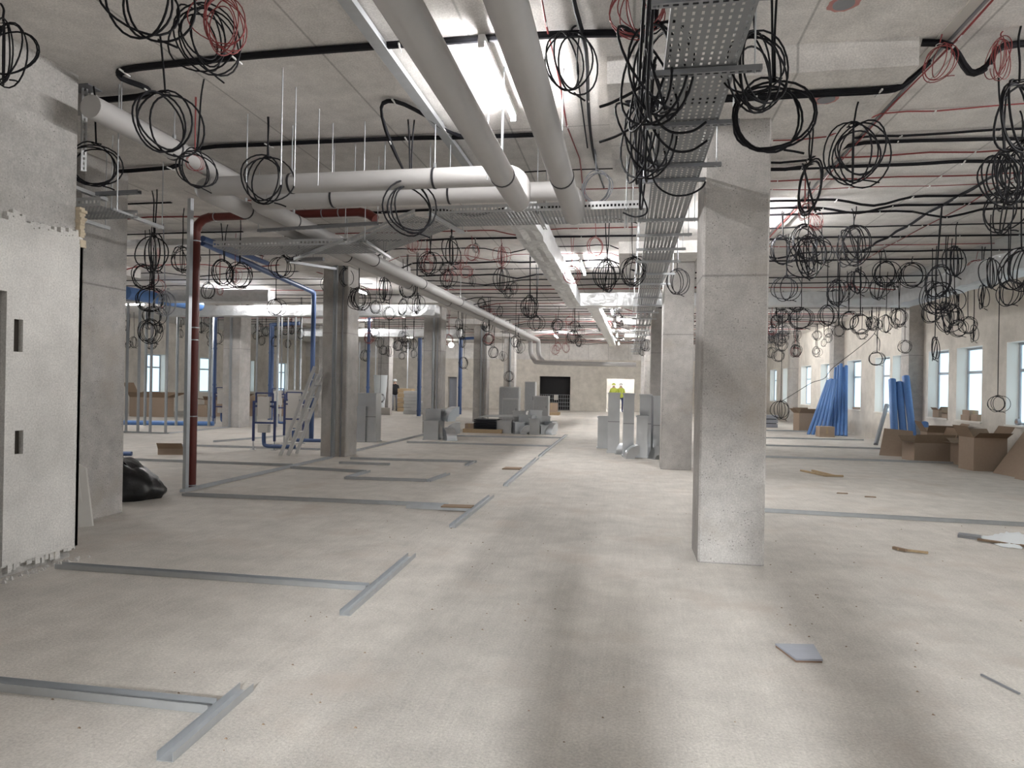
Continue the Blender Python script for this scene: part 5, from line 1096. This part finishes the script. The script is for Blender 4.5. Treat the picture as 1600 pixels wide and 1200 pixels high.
tag(MB().add([(-5.0,22,0.47),(-3.6,21.9,.5),(-3.2,22.9,.55),(-4.9,23,.5),(-5.0,22,0.48),(-3.6,21.9,.51),(-3.2,22.9,.56),(-4.9,23,.51)],[(3,2,1,0),(4,5,6,7),(0,1,5,4),(1,2,6,5),(2,3,7,6),(3,0,4,7)]).build('metal_sheet', m_steel), 'flat galvanised sheet spread over the grille stack', 'sheet')
heap = [(-4.0,21.5,.5,.5,.42,.1,0),(-3.5,21.3,.32,.32,.38,.5,0),(-3.25,21.6,.45,.4,.6,-.2,0),(-2.95,21.2,.34,.3,.5,.1,0),(-3.05,22.0,.4,.4,.75,.3,0),(-3.6,22.3,.45,.4,.7,.0,0),(-2.7,21.4,.3,.3,.3,.6,0),(-2.75,22.2,.35,.35,.55,.2,0),(-2.5,21.8,.28,.28,.4,-.4,0)]
hl = ['wide bright duct piece right of the grille stack','small open duct piece in the heap with a dark mouth','duct box in the middle of the heap','plain grey duct box at the front of the heap','tall duct box at the back of the heap','duct box half behind the grille stack','little duct stub at the right front of the heap','duct piece at the right rear of the heap','tilted duct stub at the right end of the heap']
for (x,y,w,d,h,rz,z), lb in zip(heap, hl): duct_piece(x,y,w,d,h,rz,lb,z)
duct_elbow(-2.45,21.3,.25,.38,1.1,'duct elbow at the right end of the heap'); duct_elbow(-3.3,21.1,.3,.3,.2,'round-backed duct elbow at the front of the heap')
for x,y,w,d,h,lb in ((-4.9,27.9,.7,.5,1.0,'grey steel cabinet behind the heap, leftmost'),(-5.2,29.2,.9,.5,1.5,'tall grey cabinet with pale door behind the heap'),(-3.9,30.2,.7,.5,1.1,'pale cabinet with round gauge behind the heap'),(-4.6,31.5,.5,.5,1.75,'tall narrow pale cabinet far behind the heap')):
    r = thing('steel_cabinet', lb, 'cabinet', (x,y,0)); MB().box(x-w/2,x+w/2,y-d/2,y+d/2,.05,h).build('body', m_tray, r); dr = MB().box(x-w/2+.03,x+w/2-.03,y-d/2-.02,y-d/2,.1,h-.05).build('door', m_steel, r); MB().box(x+w/2-.12,x+w/2-.08,y-d/2-.04,y-d/2-.02,h*.5,h*.6).build('handle', m_brk, dr); MB().box(x-w/2+.02,x+w/2-.02,y-d/2+.02,y+d/2-.02,0,.05).build('plinth', m_dark, r)
p2 = thing('pallet','pale wooden pallet with parts before the dark gateway','pallet',(-4.4,35.5,0))
for kk in range(5): MB().box(-5.1,-3.6,35.1+kk*.2,35.22+kk*.2,.12,.15).build('slat', m_wood, p2)
for yv in (35.15,35.55,35.95): MB().box(-5.1,-3.6,yv-.05,yv+.05,0,.12).build('bearer', m_wood, p2)
carton(-4.7,35.4,.5,.4,.4,.1,'red and brown carton on the pale pallet before the gateway',open_=False,z=.15); carton(-4.0,35.4,.6,.4,.5,.0,'grey carton on the pale pallet before the gateway',open_=False,z=.15)
# gate in the end wall
gt = thing('mesh_gate','welded steel mesh fence panel closing the dark gateway','gate',(-4.62,YB-.1,0))
for kk in range(15): MB().tube([(-5.6+kk*.14,YB-.1,.05),(-5.6+kk*.14,YB-.1,1.0)],.008,5).build('bar', m_steel, gt)
for z_ in (.05,.28,.52,.76,1.0): MB().tube([(-5.62,YB-.1,z_),(-3.62,YB-.1,z_)],.009,5).build('rail', m_steel, gt)
MB().box(-4.65,-4.38,YB-.13,YB-.11,.66,.99).build('notice', m_board, gt)
pw = thing('wrapped_column','pale blue polythene-wrapped bundle standing far left with a ring before it','bundle',(-12.1,31.2,0)); MB().tube([(-12.1,31.2,0),(-12.1,31.2,.5),(-12.1,31.2,1.4),(-12.1,31.2,1.95)],[.25,.23,.32,.34],12).build('wrapped_body', m_poly, pw); MB().box(-12.5,-11.4,30.7,31.0,0,.35).build('base_bags', m_board, pw)
for i,(x,y,h) in enumerate(((-10.9,32.6,1.2),(-10.4,32.4,.7))):
    b_ = thing('bag_stack', ['tall white wrapped pallet load by the far blue downpipe','low white sacks beside the tall wrapped load'][i], 'sacks', (x,y,0))
    for kk in range(int(h/.17)): MB().prism([(x-.38+.03*(kk%2),y-.3),(x+.36,y-.3),(x+.42,y),(x+.36,y+.3),(x-.38,y+.3),(x-.43,y)],kk*.17,kk*.17+.155).build('sack', m_white, b_)
bx_ = thing('crate_stack','stack of pale timber crates beside the person in black','crates',(-12.2,35.0,0))
for kk in range(5): MB().box(-12.5,-11.7,34.8,35.4,kk*.26,kk*.26+.23).build('crate', m_wood, bx_)
for i,(x,y,w,h) in enumerate(((-19.5,24.5,1.6,.8),(-18.0,25.5,1.0,.5),(-17.2,26.0,1.4,.7),(-16.3,27.0,.8,.9),(-15.0,27.5,1.3,.6),(-20.3,22.0,1.2,.9))):
    carton(x,y,w,.6,h,.1*i,'brown carton in the pile along the far left windows, %s of six'%ordinal[i],open_=i%2==0)

# people in the distance
def person(x, y, rz, label, top, legs, helmet, raise_=0.0):
    V = [(0,0,.95),(0,0,1.15),(0,-.01,1.4),(0,-.01,1.52),(0,.02,1.66),(.18,0,1.42),(.24,.02,1.15),(.2,.16,.98+raise_),(-.18,0,1.42),(-.24,.0,1.15),(-.22,.08,.9),(.1,0,.9),(.11,.02,.48),(.11,-.03,.08),(.12,.12,.03),(-.1,0,.9),(-.12,-.05,.48),(-.12,-.1,.08),(-.12,.05,.03)]
    E = [(0,1),(1,2),(2,3),(3,4),(2,5),(5,6),(6,7),(2,8),(8,9),(9,10),(0,11),(11,12),(12,13),(13,14),(0,15),(15,16),(16,17),(17,18)]
    Rr = [.16,.16,.17,.065,.1,.075,.055,.045,.075,.055,.045,.1,.07,.055,.045,.1,.07,.055,.045]
    me = bpy.data.meshes.new('body'); me.from_pydata(V,E,[]); ob = bpy.data.objects.new('person_build', me); COL.objects.link(ob)
    ob.modifiers.new('s','SKIN'); ob.modifiers.new('d','SUBSURF').levels = 1
    for i, sv in enumerate(me.skin_vertices[0].data): sv.radius = (Rr[i],Rr[i]*.8,); sv.use_root = (i == 0)
    dg = bpy.context.evaluated_depsgraph_get(); em = bpy.data.meshes.new_from_object(ob.evaluated_get(dg)); bpy.data.objects.remove(ob)
    em.name = 'body'; em.materials.clear()
    for mt in (top, legs, m_skin): em.materials.append(mt)
    for p in em.polygons:
        z = p.center.z; p.use_smooth = True; p.material_index = 2 if z > 1.5 else (0 if z > .92 else 1)
    r = thing('person', label, 'person', (x,y,0), rz); link('body', em, r)
    if helmet:
        bm = bmesh.new(); bmesh.ops.create_uvsphere(bm,u_segments=12,v_segments=8,radius=.125); bmesh.ops.delete(bm,geom=[v for v in bm.verts if v.co.z < -.02],context='VERTS'); hm = bpy.data.meshes.new('helmet'); bm.to_mesh(hm); bm.free(); hm.materials.append(helmet); link('helmet', hm, r, (0,.02,1.68))
person(-12.95,35.6,.6,'person in dark clothes and pale cap bending beside the crates far left', m_cloth, m_tile, m_poly)
person(-.85,41.3,2.9,'person in yellow hi-vis jacket in the bright doorway, left one', m_yellow, m_navy, m_yellow)
person(-.42,41.5,3.3,'person in yellow hi-vis jacket in the bright doorway, right one', m_yellow, m_navy, m_white, .2)
# unseen duct pieces added behind the viewpoint to cast the floor shadow strips
for x, h, lb in ((.04,1.9,'added shadow-casting sheet duct behind the viewpoint, left one'),(.68,2.1,'added shadow-casting sheet duct behind the viewpoint, right one')):
    duct_piece(x, -.95, .32 if x < .5 else .27, .2, h, 0, lb)
